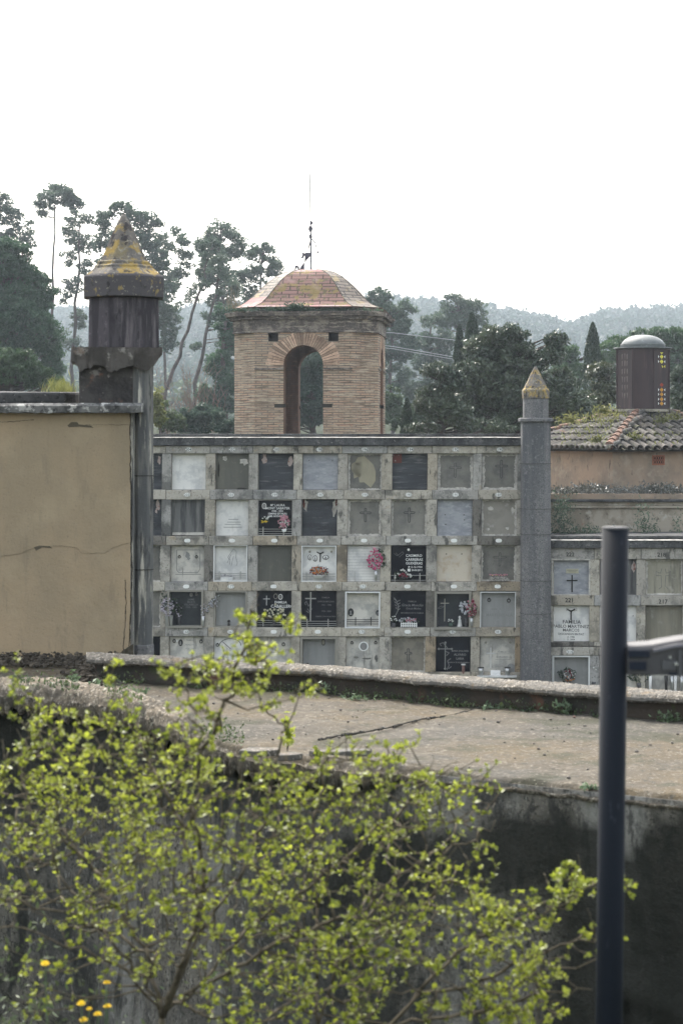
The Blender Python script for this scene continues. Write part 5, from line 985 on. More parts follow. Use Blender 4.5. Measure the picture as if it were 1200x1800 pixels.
def pane_mesh(FT, tris, m, name="glass_pane"):
    for tr in tris: mb = MB(); n = len(tr); mb.add([FT(x, z, .004) for x, z in tr] + [FT(x, z, -.004) for x, z in tr], [tuple(range(n))] + [(i, i + n, (i + 1) % n + n, (i + 1) % n) for i in range(n)]); mb.build(name, m, ln)
q8 = kp
def diamonds(FT, s0, rows, m, side=True):
    big = []; sm_ = []
    for y in rows:
        z = LZ(y); w_ = 4.3 * q8; h = 3.6 * q8
        big += [[(s0 - w_, z), (s0 - .4 * q8, z - h), (s0 - .4 * q8, z + h)], [(s0 + .4 * q8, z - h), (s0 + w_, z), (s0 + .4 * q8, z + h)]]
        if side: sm_ += [[(s0 - 8.6 * q8, z - 2.4 * q8), (s0 - 6 * q8, z), (s0 - 8.6 * q8, z + 2.4 * q8)], [(s0 + 8.6 * q8, z + 2.4 * q8), (s0 + 6 * q8, z), (s0 + 8.6 * q8, z - 2.4 * q8)]]
    pane_mesh(FT, big, m)
    if sm_: pane_mesh(FT, sm_, glW)
aR = rot + math.pi / 4 if False else R(45) - rot * 1.0
FR = facet(R(37)); s0 = .0
diamonds(FR, s0, [628.5, 637], glY); pane_mesh(FR, [[(s0, LZ(643)), (s0 + 4 * q8, LZ(646)), (s0 + 2 * q8, LZ(648))], [(s0 + 6 * q8, LZ(645)), (s0 + 8.5 * q8, LZ(643)), (s0 + 8.5 * q8, LZ(648))], [(s0 - 4 * q8, LZ(621)), (s0 + 4 * q8, LZ(621)), (s0, LZ(624))]], glY)
diamonds(FR, s0, [677.5], glR, False); diamonds(FR, s0, [686, 694, 702.5, 710], glO)
FLf = facet(R(-53)); mb = MB()
for y0 in (622, 634, 648, 662, 676, 690):
    for a0 in (-7, -1, 5): mb.add([FLf((a0 + random.uniform(-.5, .5)) * q8, LZ(y0 + random.uniform(0, 3)), .004), FLf((a0 + 3.2) * q8, LZ(y0 + 1), .004), FLf((a0 + 3.4 - random.uniform(0, 2)) * q8, LZ(y0 + 10), .004), FLf((a0 + random.uniform(0, 2)) * q8, LZ(y0 + 11), .004)], [(3, 2, 1, 0)])
mb.build("dull_glass_pane", mat("dull_glass", (.13, .11, .10), [((.24, .22, .16), 20, .55, .65, ONE, .7)], rough=.3), ln)

# ------------------------------------------------------------------ terrace, kerb, retaining wall
HT = 1.65; zT = EZ - HT
EDGE = [(-400, 1222), (0, 1236), (150, 1250), (215, 1262), (300, 1288), (380, 1304), (450, 1322), (600, 1340), (860, 1370), (1200, 1405), (1700, 1448)]
KERB = [(150, 1196), (280, 1203), (380, 1210), (560, 1218), (700, 1231), (845, 1245), (1000, 1257), (1200, 1273), (1700, 1308)]
dT = lambda y: HT * F / (y - HZ)
def edgeD(px): return dT(pl(EDGE, px))
def kerbD(px): return dT(pl(KERB, px))
def fN(x, y, sc, k=0): return float(fnoise([[x, y, 0]], sc, k)[0])
pxs = np.linspace(-400, 1700, 421); n2_ = 70; V = []
for px in pxs:
    d0 = edgeD(px); d1 = 15.3 if px < 160 else kerbD(px) + .2
    jit = (.05 * fN(px * .02, 0, 1.0) + .03 * fN(px * .1, 3, 1.0, 1) + .02 * fN(px * .5, 3, 1.0, 2)) * lerp(1, .12, float(sm(560, 800, px)))
    for j in range(n2_):
        t = j / (n2_ - 1); D = lerp(d0 + jit, d1, t ** 1.3); X = (px - CX) / F * D
        ds = D - d0 - jit; m_ = .135 * math.exp(-((ds - .25) / .42) ** 2) * (1 - float(sm(230, 420, px))) * (1 + .18 * fN(X, D, 2.5, 2))
        rough_ = .012 * lerp(1, .25, float(sm(560, 800, px))) * fN(X, D, 6, 1) + .006 * fN(X, D, 18, 2) + ((.014 * fN(X, D, 30, 3) + random.uniform(-.012, .012)) if m_ > .02 else 0) - .02 * float(sm(172, 300, 400 - px)) * (ds > .8)
        lip = -.05 * math.exp(-(ds / .035) ** 2)
        slabstep = .012 if (px > 845 - (dT(1246) - D) * 150) else 0
        V.append((X, D, zT + m_ + rough_ + lip + slabstep))
nA = len(pxs); ii, jj = np.meshgrid(np.arange(nA - 1), np.arange(n2_ - 1), indexing='ij'); a = (ii * n2_ + jj).ravel()
V = np.array(V); Vn = V.copy(); Fq = np.stack([a, a + n2_, a + n2_ + 1, a + 1], 1)
# slab edge: vertical lip below the near edge
edge0 = V[0::n2_]; lip1 = edge0 - np.array([0, .0, .10]) + np.stack([np.zeros(nA), rng.normal(size=nA) * .012, rng.normal(size=nA) * .018], 1) * (1 - sm(560, 800, pxs))[:, None]; lip1[:, 2] += .085 * sm(560, 760, pxs); lip2 = lip1 + np.array([0, .16, .0])
o = len(V); V = np.concatenate([V, edge0, lip1, lip2]); i = np.arange(nA - 1)
Fq = np.concatenate([Fq, np.stack([o + i, o + nA + i, o + nA + i + 1, o + i + 1], 1)[:, ::-1], np.stack([o + nA + i, o + 2 * nA + i, o + 2 * nA + i + 1, o + nA + i + 1], 1)[:, ::-1]])
ter = npmesh("terrace", V, Fq, terr, smooth=True); tag(ter, kind='structure')
me = ter.data; me.materials.append(rubble); cen = np.zeros(len(me.polygons) * 3); me.polygons.foreach_get("center", cen); cen = cen.reshape(-1, 3)
cpx = CX + F * cen[:, 0] / cen[:, 1]; ed = np.array([edgeD(p) for p in cpx]); msk = ((cpx < 330) & (cen[:, 1] - ed < .75)) | (cen[:, 1] - ed < .02)
me.polygons.foreach_set("material_index", msk.astype(np.int32)); 
# retaining wall under the slab
V = []; nz = 44; pxw = np.linspace(-400, 1700, 380)
for px in pxw:
    D0 = edgeD(px) + lerp(.14, .012, float(sm(560, 760, px))); X0 = (px - CX) / F * D0
    for j in range(nz):
        t = j / (nz - 1); z = lerp(zT - lerp(.06, .012, float(sm(560, 760, px))), 2.0, t); b = (.035 * fN(X0 * 1.0, z * 1.5, 2.2, 1) + .018 * fN(X0, z, 9, 2)) * lerp(1, float(sm(0, .3, t)), float(sm(560, 760, px))) + .10 * float(sm(.25, .45, t)) * (fN(X0, z, 1.1, 3) > .05) * .6
        V.append((X0, D0 + b - .10 * t, z))
ii, jj = np.meshgrid(np.arange(len(pxw) - 1), np.arange(nz - 1), indexing='ij'); a = (ii * nz + jj).ravel()
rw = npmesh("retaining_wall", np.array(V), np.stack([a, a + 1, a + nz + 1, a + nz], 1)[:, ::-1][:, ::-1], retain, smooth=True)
DARK_TOP = [(540, 1600), (600, 1470), (660, 1430), (720, 1442), (752, 1474), (800, 1462), (860, 1440), (930, 1428), (1000, 1432), (1045, 1452), (1100, 1490), (1150, 1450), (1220, 1420), (1700, 1400)]  # wavy top of the dark area on the right
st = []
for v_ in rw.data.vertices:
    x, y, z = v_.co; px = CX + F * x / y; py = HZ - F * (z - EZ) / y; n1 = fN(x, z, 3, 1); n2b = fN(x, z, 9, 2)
    a_ = float(sm(-10, 12, py - pl(DARK_TOP, px) + 14 * n2b)) * (1 - float(sm(1560, 1680, py + 40 * n1)) * (1 - float(sm(930, 1010, px)))) * float(sm(520, 600, px + 30 * n1))
    b_ = (1 - float(sm(1370, 1440, py + 40 * n1))) * (1 - float(sm(480, 620, px + 30 * n1)))  # shade under the left terrace overhang, painted into the wall colour
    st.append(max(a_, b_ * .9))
at_ = rw.data.attributes.new("shade_stain", 'FLOAT', 'POINT'); at_.data.foreach_set("value", st)
t_ = retain.node_tree; p_ = t_.nodes["Principled BSDF"]; c_in = p_.inputs["Base Color"].links[0].from_socket; an = t_.nodes.new("ShaderNodeAttribute"); an.attribute_name = "shade_stain"
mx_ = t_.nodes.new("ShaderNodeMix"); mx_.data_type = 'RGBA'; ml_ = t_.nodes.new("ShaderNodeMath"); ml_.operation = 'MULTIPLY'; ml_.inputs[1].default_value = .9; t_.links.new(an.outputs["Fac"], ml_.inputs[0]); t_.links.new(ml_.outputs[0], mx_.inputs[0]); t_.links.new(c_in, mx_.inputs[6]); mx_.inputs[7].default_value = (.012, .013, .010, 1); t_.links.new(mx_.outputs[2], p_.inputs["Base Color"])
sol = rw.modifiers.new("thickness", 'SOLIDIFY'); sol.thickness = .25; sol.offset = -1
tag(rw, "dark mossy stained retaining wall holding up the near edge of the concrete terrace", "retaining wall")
# kerb
kb = empty("kerb_wall", (0, 0, 0), 0, "low crumbling kerb of damp brick with pebbly mortar coping along the far side of the terrace", "kerb")
def sweep(name, prof, m, p0, p1, n, jit, lab=None):
    V = []; 
    for q in range(n + 1):
        px = lerp(p0, p1, q / n); D = kerbD(px); X = (px - CX) / F * D
        for (w_, z) in prof:
            z = z * pl([(280, 1.05), (560, .98), (1700, 1.05)], px); V.append((X * (D + w_) / D, D + w_ + jit * fN(X * 3 + w_, z * 5, 3, 1), zT + z + jit * fN(X * 3, w_ * 8, 4, 2) + jit * .5 * random.uniform(-1, 1)))
    k_ = len(prof); F_ = []
    for q in range(n):
        for j in range(k_): j2 = (j + 1) % k_; F_.append((q * k_ + j, q * k_ + j2, (q + 1) * k_ + j2, (q + 1) * k_ + j))
    mb = MB(); mb.add(V, F_ + [tuple(range(k_)), tuple(n * k_ + j for j in range(k_ - 1, -1, -1))]); return mb.build(name, m, kb, smooth=False)
sweep("brick_course", [(0, -.1), (0, .02), (.01, .07), (.01, .115), (.22, .115), (.22, -.6)], kerb_brick, 168, 1700, 420, .010)
sweep("mortar_coping", [(-.03, .112), (-.045, .125), (-.04, .142), (-.02, .154)] + [(w_, .160 + .008 * math.sin(w_ * 13)) for w_ in np.arange(.01, .22, .03)] + [(.235, .155), (.25, .14), (.25, .112)], kerb_top, 152, 1700, 700, .007)
# pebbles
mb = MB()
for _ in range(170):
    px = random.uniform(200, 1250); D = lerp(edgeD(px) + .1, kerbD(px) - .05, random.random()); r = random.choice((.003, .004, .005, .007, .011)); X = (px - CX) / F * D; mb.blob((X, D, zT + .012 + r * .4), r, .6)
tag(mb.build("pebbles", clay, None), "small stones and litter scattered over the concrete terrace", kind='stuff')
mb = MB(); P_ = [(845, 1247), (790, 1262), (740, 1268), (690, 1281), (640, 1291), (600, 1296), (560, 1305)]
for a_, b_ in zip(P_[:-1], P_[1:]):
    for q in range(6):
        c0 = W(lerp(a_[0], b_[0], q / 6), 0, 1); y0 = lerp(a_[1], b_[1], q / 6) + random.uniform(-.6, .6); x0 = lerp(a_[0], b_[0], q / 6); x1 = lerp(a_[0], b_[0], (q + 1) / 6); y1 = lerp(a_[1], b_[1], (q + 1) / 6) + random.uniform(-.6, .6)
        A1 = W(x0, y0, dT(y0)); B1 = W(x1, y1, dT(y1)); A1.z = B1.z = zT + .012
        mb.tube([A1, B1], random.uniform(.003, .009), 4)
tag(mb.build("terrace_joint", crackm), kind='structure')
# broken slab pieces near the edge
for i, (px, y, w_, d_, lbl) in enumerate([(455, 1330, .14, .06, "larger broken flat slab on the crumbling near edge of the terrace"), (508, 1338, .09, .05, "small broken slab piece right of the larger one on the terrace edge"), (600, 1332, .20, .05, "long thin slab fragment lying on the terrace edge behind the bush")]):
    c = W(px, y, dT(y)); mb = MB(); n = 11; P = [(c.x + w_ * (1 + random.uniform(-.2, .2)) * math.cos(t) * .8, c.y + .05 + d_ * (1 + random.uniform(-.25, .25)) * math.sin(t)) for t in np.linspace(0, 2 * math.pi, n, endpoint=False)]
    mb.loft([[(x, yy, zT + .0 + .02 * (x - c.x)) for x, yy in P], [(x, yy, zT + .032 + .03 * (x - c.x)) for x, yy in P]]); tag(mb.build("broken_slab", kerb_top, bevel=.006), lbl, "broken slab", "broken slabs on the terrace edge")

# ------------------------------------------------------------------ post and bracket
DPole = 4.5; kk = DPole / F
pp_top = W(1080.5, 926, DPole); pp_bot = W(1068, 1800, DPole); dz = pp_top.z - pp_bot.z; gz = float(ground_z(pp_bot.x, DPole)); lx = (pp_bot.x - pp_top.x) / dz
xb = pp_top.x + lx * (pp_top.z - gz)
po = empty("steel_post", (xb, DPole, gz), 0, "dark blue-grey painted steel post standing close in front of the terrace", "post")
hP = pp_top.z - gz; r_ = 23.7 * kk
mb = MB(); mb.prism(0, 0, [(r_, -.05), (r_, .1)], 28)
mb = MB(); mb.loft([[(xo + r_ * math.cos(t), r_ * math.sin(t), z) for t in np.arange(32) * math.pi / 16] for xo, z in ((0, -.2), (pp_top.x - xb, hP - .006))]); mb.build("tube", polemat, po, smooth=False)
for p in po.children[0].data.polygons: p.use_smooth = len(p.vertices) == 4
mb = MB(); mb.loft([[((pp_top.x - xb) + q * math.cos(t), q * math.sin(t), z) for t in np.arange(32) * math.pi / 16] for q, z in ((r_ * .97, hP - .0055), (r_ * .985, hP - .003), (r_ * .93, hP))]); mb.build("end_cap", galv, po)
br = empty("rail_bracket", (W(1104, 1158, DPole).x, DPole, W(1104, 1158, DPole).z), 0, "grey metal rail clamp and rail end fixed to the right of the steel post", "rail bracket")
bx = lambda px: (px - 1104) * kk; bz = lambda py: (1158 - py) * kk
mb = MB(); mb.loft([[(bx(x), y, bz(z)) for y, z in ((-.034, 1184), (-.034, zt0 + 7), (-.026, zt0), (.03, zt0 - 3), (.036, 1180))] for x, zt0 in ((1098, 1134), (1140, 1131), (1160, 1127), (1196, 1121), (1226, 1119), (1420, 1119))]); mb.build("housing", galv, br, bevel=.003)
mb = MB(); mb.loft([[(bx(x), y, bz(z)) for y, z in ((-.040, z0 + 5), (-.038, z0), (.01, z0 - 4), (.01, z0 + 1))] for x, z0 in ((1143, 1138), (1180, 1130), (1226, 1125))]); mb.build("cover_plate", mat("bright_worn_metal", (.12, .117, .125), rough=.5, metal=.2), br)
for a in ((1101, 1130, 1174, 1160), (1170, 1184, 1184, 1179), (1099, 1136, 1152, 1140)): mb = MB(); mb.box(bx(a[0]), bx(a[1]), -.040, -.033, bz(a[2]), bz(a[3])); mb.build("slot", mat("dark_recess", (.02, .024, .034)), br)
mb = MB(); mb.box(bx(1158), bx(1183), -.038, -.0335, bz(1174), bz(1158)); mb.box(bx(1186), bx(1192), -.041, -.033, bz(1186), bz(1140)); mb.build("joint_plate", mat("dull_zinc", (.10, .10, .105), rough=.5, metal=.4), br)
mb = MB(); mb.tube([(bx(1182), -.044, bz(1163)), (bx(1182), -.036, bz(1163))], 3.2 * kk, 10); mb.tube([(bx(1172), -.0385, bz(1152)), (bx(1172), -.036, bz(1152))], 2.6 * kk, 8); mb.build("bolt", mat("shiny_bolt", (.6, .6, .6), rough=.25, metal=.7), br)
mb = MB(); mb.box(bx(1400), bx(1448), -.03, .03, gz - br.location.z - .1, bz(1110)); mb.build("support_leg", galv, br)

# ------------------------------------------------------------------ bush
DB = 5.0
bb = W(285, 1830, DB); gzb = float(ground_z(bb.x, DB)); bush = empty("leafing_bush", (bb.x, DB, gzb), 0, "spreading bush with fresh yellow-green leaf tufts filling the lower left foreground", "bush")
B0 = np.array([bb.x, DB, gzb])
N_ = []; PAR = []; 
def addpath(pts, d0, d1, start=None):
    """pts in px, depth goes d0->d1; returns node ids"""
    ids = []; prev = start; n = len(pts)
    Ps = [np.array(W(x, y, lerp(d0, d1, i / max(n - 1, 1)))) - B0 for i, (x, y) in enumerate(pts)]
    fine = []
    for i in range(n - 1):
        for q in range(4): fine.append(Ps[i] + (Ps[i + 1] - Ps[i]) * q / 4)
    fine.append(Ps[-1])
    for i, p in enumerate(fine):
        p = p + (rng.normal(size=3) * .006 if 0 < i < len(fine) - 1 else 0)
        N_.append(p); PAR.append(prev if prev is not None else -1); prev = len(N_) - 1; ids.append(prev)
    return ids
root_ids = addpath([(300, 2100), (288, 1900), (285, 1790)], 5.0, 5.0)
r_id = root_ids[-1]; rb2 = addpath([(575, 2100), (565, 1900), (560, 1800)], 5.2, 5.15, root_ids[0]); r2 = rb2[-1]; rb3 = addpath([(690, 2100), (640, 1850)], 4.9, 4.9, rb2[0]); r3 = rb3[-1]
addpath([(285, 1790), (255, 1720), (195, 1652), (135, 1610), (60, 1590), (-40, 1560)], 5, 4.7, r_id)
addpath([(285, 1790), (250, 1660), (215, 1610), (165, 1530), (110, 1460), (55, 1440), (40, 1360), (45, 1300)], 5, 5.4, r_id)
addpath([(280, 1770), (200, 1690), (90, 1650), (0, 1620), (-60, 1600)], 5, 4.8, r_id)
addpath([(285, 1790), (310, 1720), (350, 1640), (358, 1540), (345, 1440), (355, 1340), (395, 1240), (420, 1160), (440, 1080), (455, 1062)], 5, 4.9, r_id)
addpath([(355, 1600), (330, 1500), (300, 1400), (250, 1310), (240, 1270)], 5, 5.3, r_id)
addpath([(290, 1780), (360, 1725), (430, 1640), (500, 1590), (570, 1540), (650, 1470), (720, 1400), (790, 1350)], 5, 5.2, r_id)
addpath([(290, 1780), (340, 1740), (420, 1700), (480, 1660), (540, 1640), (640, 1590), (700, 1560)], 5, 4.8, r_id)
addpath([(560, 1800), (552, 1720), (560, 1620), (545, 1500), (560, 1400), (575, 1330)], 5.15, 5.4, r2)
addpath([(560, 1800), (590, 1700), (640, 1620), (700, 1540), (760, 1500), (820, 1480), (870, 1440)], 5.15, 5.4, r2)
addpath([(640, 1850), (740, 1745), (790, 1690), (850, 1640), (900, 1620), (960, 1590), (1010, 1575), (1060, 1545), (1120, 1550)], 4.9, 5.0, r3)
addpath([(740, 1745), (820, 1735), (900, 1700), (960, 1670), (1040, 1655), (1095, 1630)], 4.9, 4.8, r3)
addpath([(640, 1850), (700, 1800), (780, 1790), (860, 1780), (960, 1745), (1040, 1740)], 4.9, 4.7, r3)
addpath([(350, 1640), (440, 1520), (470, 1420), (490, 1300), (500, 1260)], 5, 5.3, r_id)
TG = []   # foliage regions: px, py, rx, ry, count, depth range
for (cx, cy, rx, ry, n, da, db) in [
    (60, 1400, 90, 90, 100, 4.8, 5.8), (170, 1400, 100, 90, 105, 4.7, 5.8), (300, 1420, 100, 100, 105, 4.6, 5.8), (430, 1420, 100, 100, 110, 4.6, 5.8), (560, 1430, 90, 90, 95, 4.6, 5.8), (680, 1400, 90, 75, 85, 4.6, 5.8), (790, 1400, 90, 50, 40, 4.9, 5.8),
    (100, 1550, 130, 80, 70, 4.7, 5.7), (260, 1560, 120, 90, 80, 4.6, 5.6), (420, 1570, 110, 90, 85, 4.5, 5.6), (560, 1580, 110, 100, 95, 4.5, 5.6), (690, 1560, 90, 90, 45, 4.6, 5.6), (820, 1500, 55, 60, 16, 4.9, 5.6),
    (230, 1690, 130, 60, 26, 4.6, 5.3), (430, 1730, 120, 70, 50, 4.5, 5.4), (590, 1720, 110, 80, 80, 4.5, 5.4), (740, 1650, 80, 60, 40, 4.6, 5.3), (860, 1620, 60, 50, 34, 4.7, 5.1),
    (930, 1600, 70, 40, 34, 4.7, 5.1), (880, 1690, 80, 50, 40, 4.6, 5.0), (800, 1560, 60, 60, 22, 4.8, 5.4), (640, 1680, 90, 70, 50, 4.5, 5.3), (100, 1330, 90, 50, 50, 4.9, 5.6), (300, 1330, 90, 50, 50, 4.8, 5.5), (1000, 1560, 45, 30, 30, 4.8, 5.1), (1085, 1555, 35, 22, 16, 4.9, 5.1), (1050, 1655, 50, 28, 18, 4.7, 4.9), (910, 1760, 90, 40, 60, 4.6, 4.9), (800, 1770, 80, 40, 24, 4.6, 4.9), (960, 1700, 60, 30, 14, 4.7, 4.9), (1000, 1530, 20, 20, 6, 4.9, 5.0),
    (420, 1170, 70, 50, 42, 4.7, 5.1), (350, 1190, 55, 45, 26, 4.7, 5.1), (440, 1100, 30, 38, 20, 4.8, 5.0), (510, 1095, 24, 20, 9, 4.8, 4.9), (480, 1160, 40, 30, 12, 4.8, 5.0), (280, 1170, 16, 28, 7, 4.8, 5.0), (220, 1270, 40, 50, 30, 5.0, 5.5), (110, 1270, 60, 30, 22, 5.1, 5.6), (20, 1180, 26, 40, 9, 5.0, 5.4), (40, 1270, 50, 50, 16, 5, 5.5),
    (330, 1270, 60, 45, 26, 4.8, 5.3), (540, 1210, 28, 22, 6, 4.9, 5.2), (480, 1240, 30, 22, 7, 4.9, 5.3), (505, 1290, 14, 24, 6, 5.1, 5.4), (640, 1320, 70, 26, 26, 5.0, 5.6), (200, 1180, 26, 22, 6, 5, 5.2), (60, 1720, 70, 70, 12, 4.8, 5.2), (720, 1290, 20, 20, 4, 5.2, 5.5), (855, 1345, 30, 16, 4, 5.2, 5.5)]:
    for _ in range(int(n * 1.25)):
        t = random.uniform(0, 2 * math.pi); q = math.sqrt(random.random()) * 1.05; D = random.uniform(da, db); TG.append(np.array(W(cx + rx * q * math.cos(t), cy + ry * q * math.sin(t), D)) - B0)
TG = np.array(TG); pos = np.array(N_); 
d = np.min(np.linalg.norm(TG[:, None, :] - pos[None], axis=2), axis=1); order = np.argsort(d)
tips = []; trunkz = pos[0]
for ti in order:
    T_ = TG[ti]; arr = np.array(N_); v = T_ - arr; dd = np.linalg.norm(v, axis=1); pen = dd + np.where(arr[:, 2] > T_[2] + .02, .25, 0)
    i0 = int(np.argmin(pen)); a_ = arr[i0]; L_ = dd[i0]
    if L_ < .015: tips.append((T_, np.array([0, 0, 1.]))); continue
    st = max(2, int(L_ / .05)); prev = i0; out = np.array([0, 0, -1.]) * .10 * L_
    for q in range(1, st + 1):
        t = q / st; p = a_ + (T_ - a_) * t + out * math.sin(math.pi * t) + (rng.normal(size=3) * .004 if q < st else 0)
        N_.append(p); PAR.append(prev); prev = len(N_) - 1
    tips.append((T_, (T_ - a_) / L_ + np.array([0, 0, .6])))
    for q in range(1, st):
        if random.random() < .62: tips.append((N_[len(N_) - 1 - q], np.array([random.uniform(-1, 1), random.uniform(-1, 1), 1.2])))
for _ in range(200):   # bare twiglets
    i0 = random.randint(40, len(N_) - 1); prev = i0; p = N_[i0].copy(); dv = np.array([random.uniform(-1, 1), random.uniform(-.6, .6), random.uniform(.2, 1.3)]); dv *= .02 / np.linalg.norm(dv)
    for q in range(random.randint(2, 4)): p = p + dv + rng.normal(size=3) * .004; N_.append(p.copy()); PAR.append(prev); prev = len(N_) - 1
# thickness from the number of twigs carried
cnt = np.ones(len(N_))
for i in range(len(N_) - 1, 0, -1):
    if PAR[i] >= 0: cnt[PAR[i]] += cnt[i] * .9 if PAR[i] < i else 0
rad = np.clip(.0009 * cnt ** .37, .0010, .021)
mb = MB()
for i, p in enumerate(N_):
    j = PAR[i]
    if j < 0: continue
    mb.tube([N_[j], p], [max(rad[j] * .9, rad[i]), rad[i]], 5 if rad[i] > .004 else 4)
mb.build("branches", twig, bush, smooth=True)
# leaf tufts: curved six-point leaves
V = []; Fs = []; o = 0
for (p, dr) in tips:
    dr = dr / np.linalg.norm(dr); nL = random.randint(5, 9); ln_ = random.uniform(.75, 1.25)
    a1 = np.cross(dr, [0.3, .2, 1]); a1 /= np.linalg.norm(a1); a2 = np.cross(dr, a1)
    for q in range(nL):
        th = 2.4 * q + random.uniform(-.4, .4); sp = random.uniform(.35, 1.25); dl = dr * math.cos(sp) + (a1 * math.cos(th) + a2 * math.sin(th)) * math.sin(sp)
        sd_ = np.cross(dl, dr); sd_ /= np.linalg.norm(sd_) + 1e-9; nn = np.cross(sd_, dl); Ll = random.choice((.007, .010, .0125, .015)) * random.uniform(.85, 1.15) * ln_; wl = Ll * random.uniform(.26, .36); b = p - dr * random.uniform(0, .012)
        tip = b + dl * Ll - nn * Ll * .18; m1 = b + dl * Ll * .38 + nn * Ll * .04; m2 = b + dl * Ll * .72
        V += [b, m1 + sd_ * wl, m2 + sd_ * wl * .75, tip, m2 - sd_ * wl * .75, m1 - sd_ * wl, m1 - nn * wl * .25, m2 - nn * wl * .25]
        Fs += [(o, o + 1, o + 6), (o, o + 6, o + 5), (o + 1, o + 2, o + 7), (o + 1, o + 7, o + 6), (o + 6, o + 7, o + 4), (o + 6, o + 4, o + 5), (o + 2, o + 3, o + 7), (o + 7, o + 3, o + 4)]; o += 8
npmesh("leaves", np.array(V), np.array(Fs), L_bush, bush)

# yellow flowers and foreground weeds
yf = mat("yellow_petal", (.75, .52, .015), rough=.6)
for i, (px, py, lb_) in enumerate([(80, 1695, "highest yellow wildflower, alone at the far left bottom"), (188, 1729, "yellow wildflower on the right above the lower group"), (143, 1765, "yellow wildflower at the left end of the lower group"), (157, 1774, "small half-open yellow wildflower in the middle of the lower group"), (189, 1770, "yellow wildflower at the right end of the lower group"), (172, 1784, "lowest open yellow wildflower of the lower group"), (147, 1794, "pale yellow bud at the bottom edge")]):
    D = 4.9; h = W(px, py, D); gz_ = float(ground_z(h.x, D)); r0 = empty("yellow_flower", (h.x, D, gz_), 0, lb_, "flower", "yellow wildflowers in the lower left corner"); H = h.z - gz_
    MB().tube([(random.uniform(-.03, .03), .02, -.02), (random.uniform(-.02, .02), .01, H * .6), (0, 0, H)], .0016, 5).build("stem", L_weed, r0)
    mb = MB(); n = 14; tl = random.uniform(-.5, .1); rr_ = .012 if i != 3 else .008
    for q in range(n):
        for lay, (rl, up_) in enumerate(((1, .15), (.65, .5))):
            t = 2 * math.pi * (q + lay * .5) / n; c_, s_ = math.cos(t), math.sin(t); tt = .22
            P = [(0, 0, 0), (c_ * rr_ * rl * .6 - s_ * rr_ * tt, s_ * rr_ * rl * .6 + c_ * rr_ * tt, rr_ * up_ * .8), (c_ * rr_ * rl, s_ * rr_ * rl, rr_ * up_), (c_ * rr_ * rl * .6 + s_ * rr_ * tt, s_ * rr_ * rl * .6 - c_ * rr_ * tt, rr_ * up_ * .8)]
            P = [(x, y * math.cos(tl) - z * math.sin(tl), H + y * math.sin(tl) * -1 * .6 + z * math.cos(tl)) for x, y, z in P]; mb.add(P, [(0, 1, 2, 3)])
    mb.build("petals", yf, r0)
P = []
for _ in range(160):
    px = abs(random.gauss(0, 130)) - 30; P.append(tuple(W(px, 1800 - abs(random.gauss(0, 45)) + 20, random.uniform(4.7, 6.5))))
for _ in range(120): P.append(tuple(W(random.gauss(50, 60), 1690 + random.gauss(0, 60), random.uniform(4.8, 5.4))))
for _ in range(90): P.append(tuple(W(random.gauss(430, 60), 1720 + random.gauss(0, 40), random.uniform(5.2, 6.5))))
tufts("undergrowth", "blurred weeds and grass blades at the lower left edge", P, rng.uniform(.006, .016, len(P)), L_shrub, .3, 1)

mb = MB()
for _ in range(2600):
    if random.random() < .62: px = random.uniform(-200, 215); D = random.uniform(14.4, 14.95); hh_ = .01 + .04 * (D - 14.4) / .55
    else: px = random.gauss(158, 16); D = random.uniform(13.3, 14.6); hh_ = .06 * math.exp(-((px - 158) / 22) ** 2)
    r = random.choice((.006, .009, .013, .02)); mb.blob(((px - CX) / F * D, D, zT + random.uniform(0, hh_)), r, .7, .3)
tag(mb.build("rubble_heap", mat("dark_damp_rubble", (.05, .042, .032), [((.13, .11, .085), 9, .55, .64, ONE, .7)], isl=.35)), "dark crumbled rubble along the foot of the beige wall", kind='stuff')
# small plants along the kerb and on the terrace
def weed(label, px, py, n, r, hpx, m=L_weed, D=None, lf=.014):
    D = D or dT(py); b = W(px, py, D); rt = empty("weed", (b.x, b.y, b.z), 0, label, "weed", "small weeds on the terrace"); k_ = D / F; mb = MB(); C_ = []
    for _ in range(n):
        e = Vector((random.gauss(0, r * .5) * k_, random.gauss(0, r * .3) * k_, abs(random.gauss(hpx * .6, hpx * .3)) * k_)); mb.tube([(0, 0, -.01), e * .5 + Vector((0, 0, .01)), e], [.002, .0015, .001], 3)
        for q in range(6): C_.append(tuple(e * random.uniform(.4, 1.05) + Vector([random.gauss(0, 2.2 * k_) for _ in range(3)])))
    mb.build("stems", twig, rt); V, Fq = cards(np.array(C_), rng.uniform(.6, 1.3, len(C_)) * lf, .45, .3); npmesh("leaves", V, Fq, m, rt)
weed("pale leafy weed in front of the beige wall near the pilaster foot", 133, 1208, 10, 12, 28, lf=.022); weed("wide pale weed beside the first, left of the bush tip", 165, 1216, 16, 26, 18, lf=.022); weed("pale grassy weed on the terrace behind the bush at left", 235, 1222, 14, 30, 12, lf=.02)
weed("small weed hanging at the left part of the kerb", 572, 1222, 6, 10, 26); weed("low ivy-like weed at the middle of the kerb foot", 625, 1232, 12, 30, 10); weed("weed cluster at the kerb where the joint line starts", 865, 1248, 14, 30, 12, lf=.016); weed("tall thin weed at the kerb behind the concrete joint", 915, 1246, 5, 8, 24)
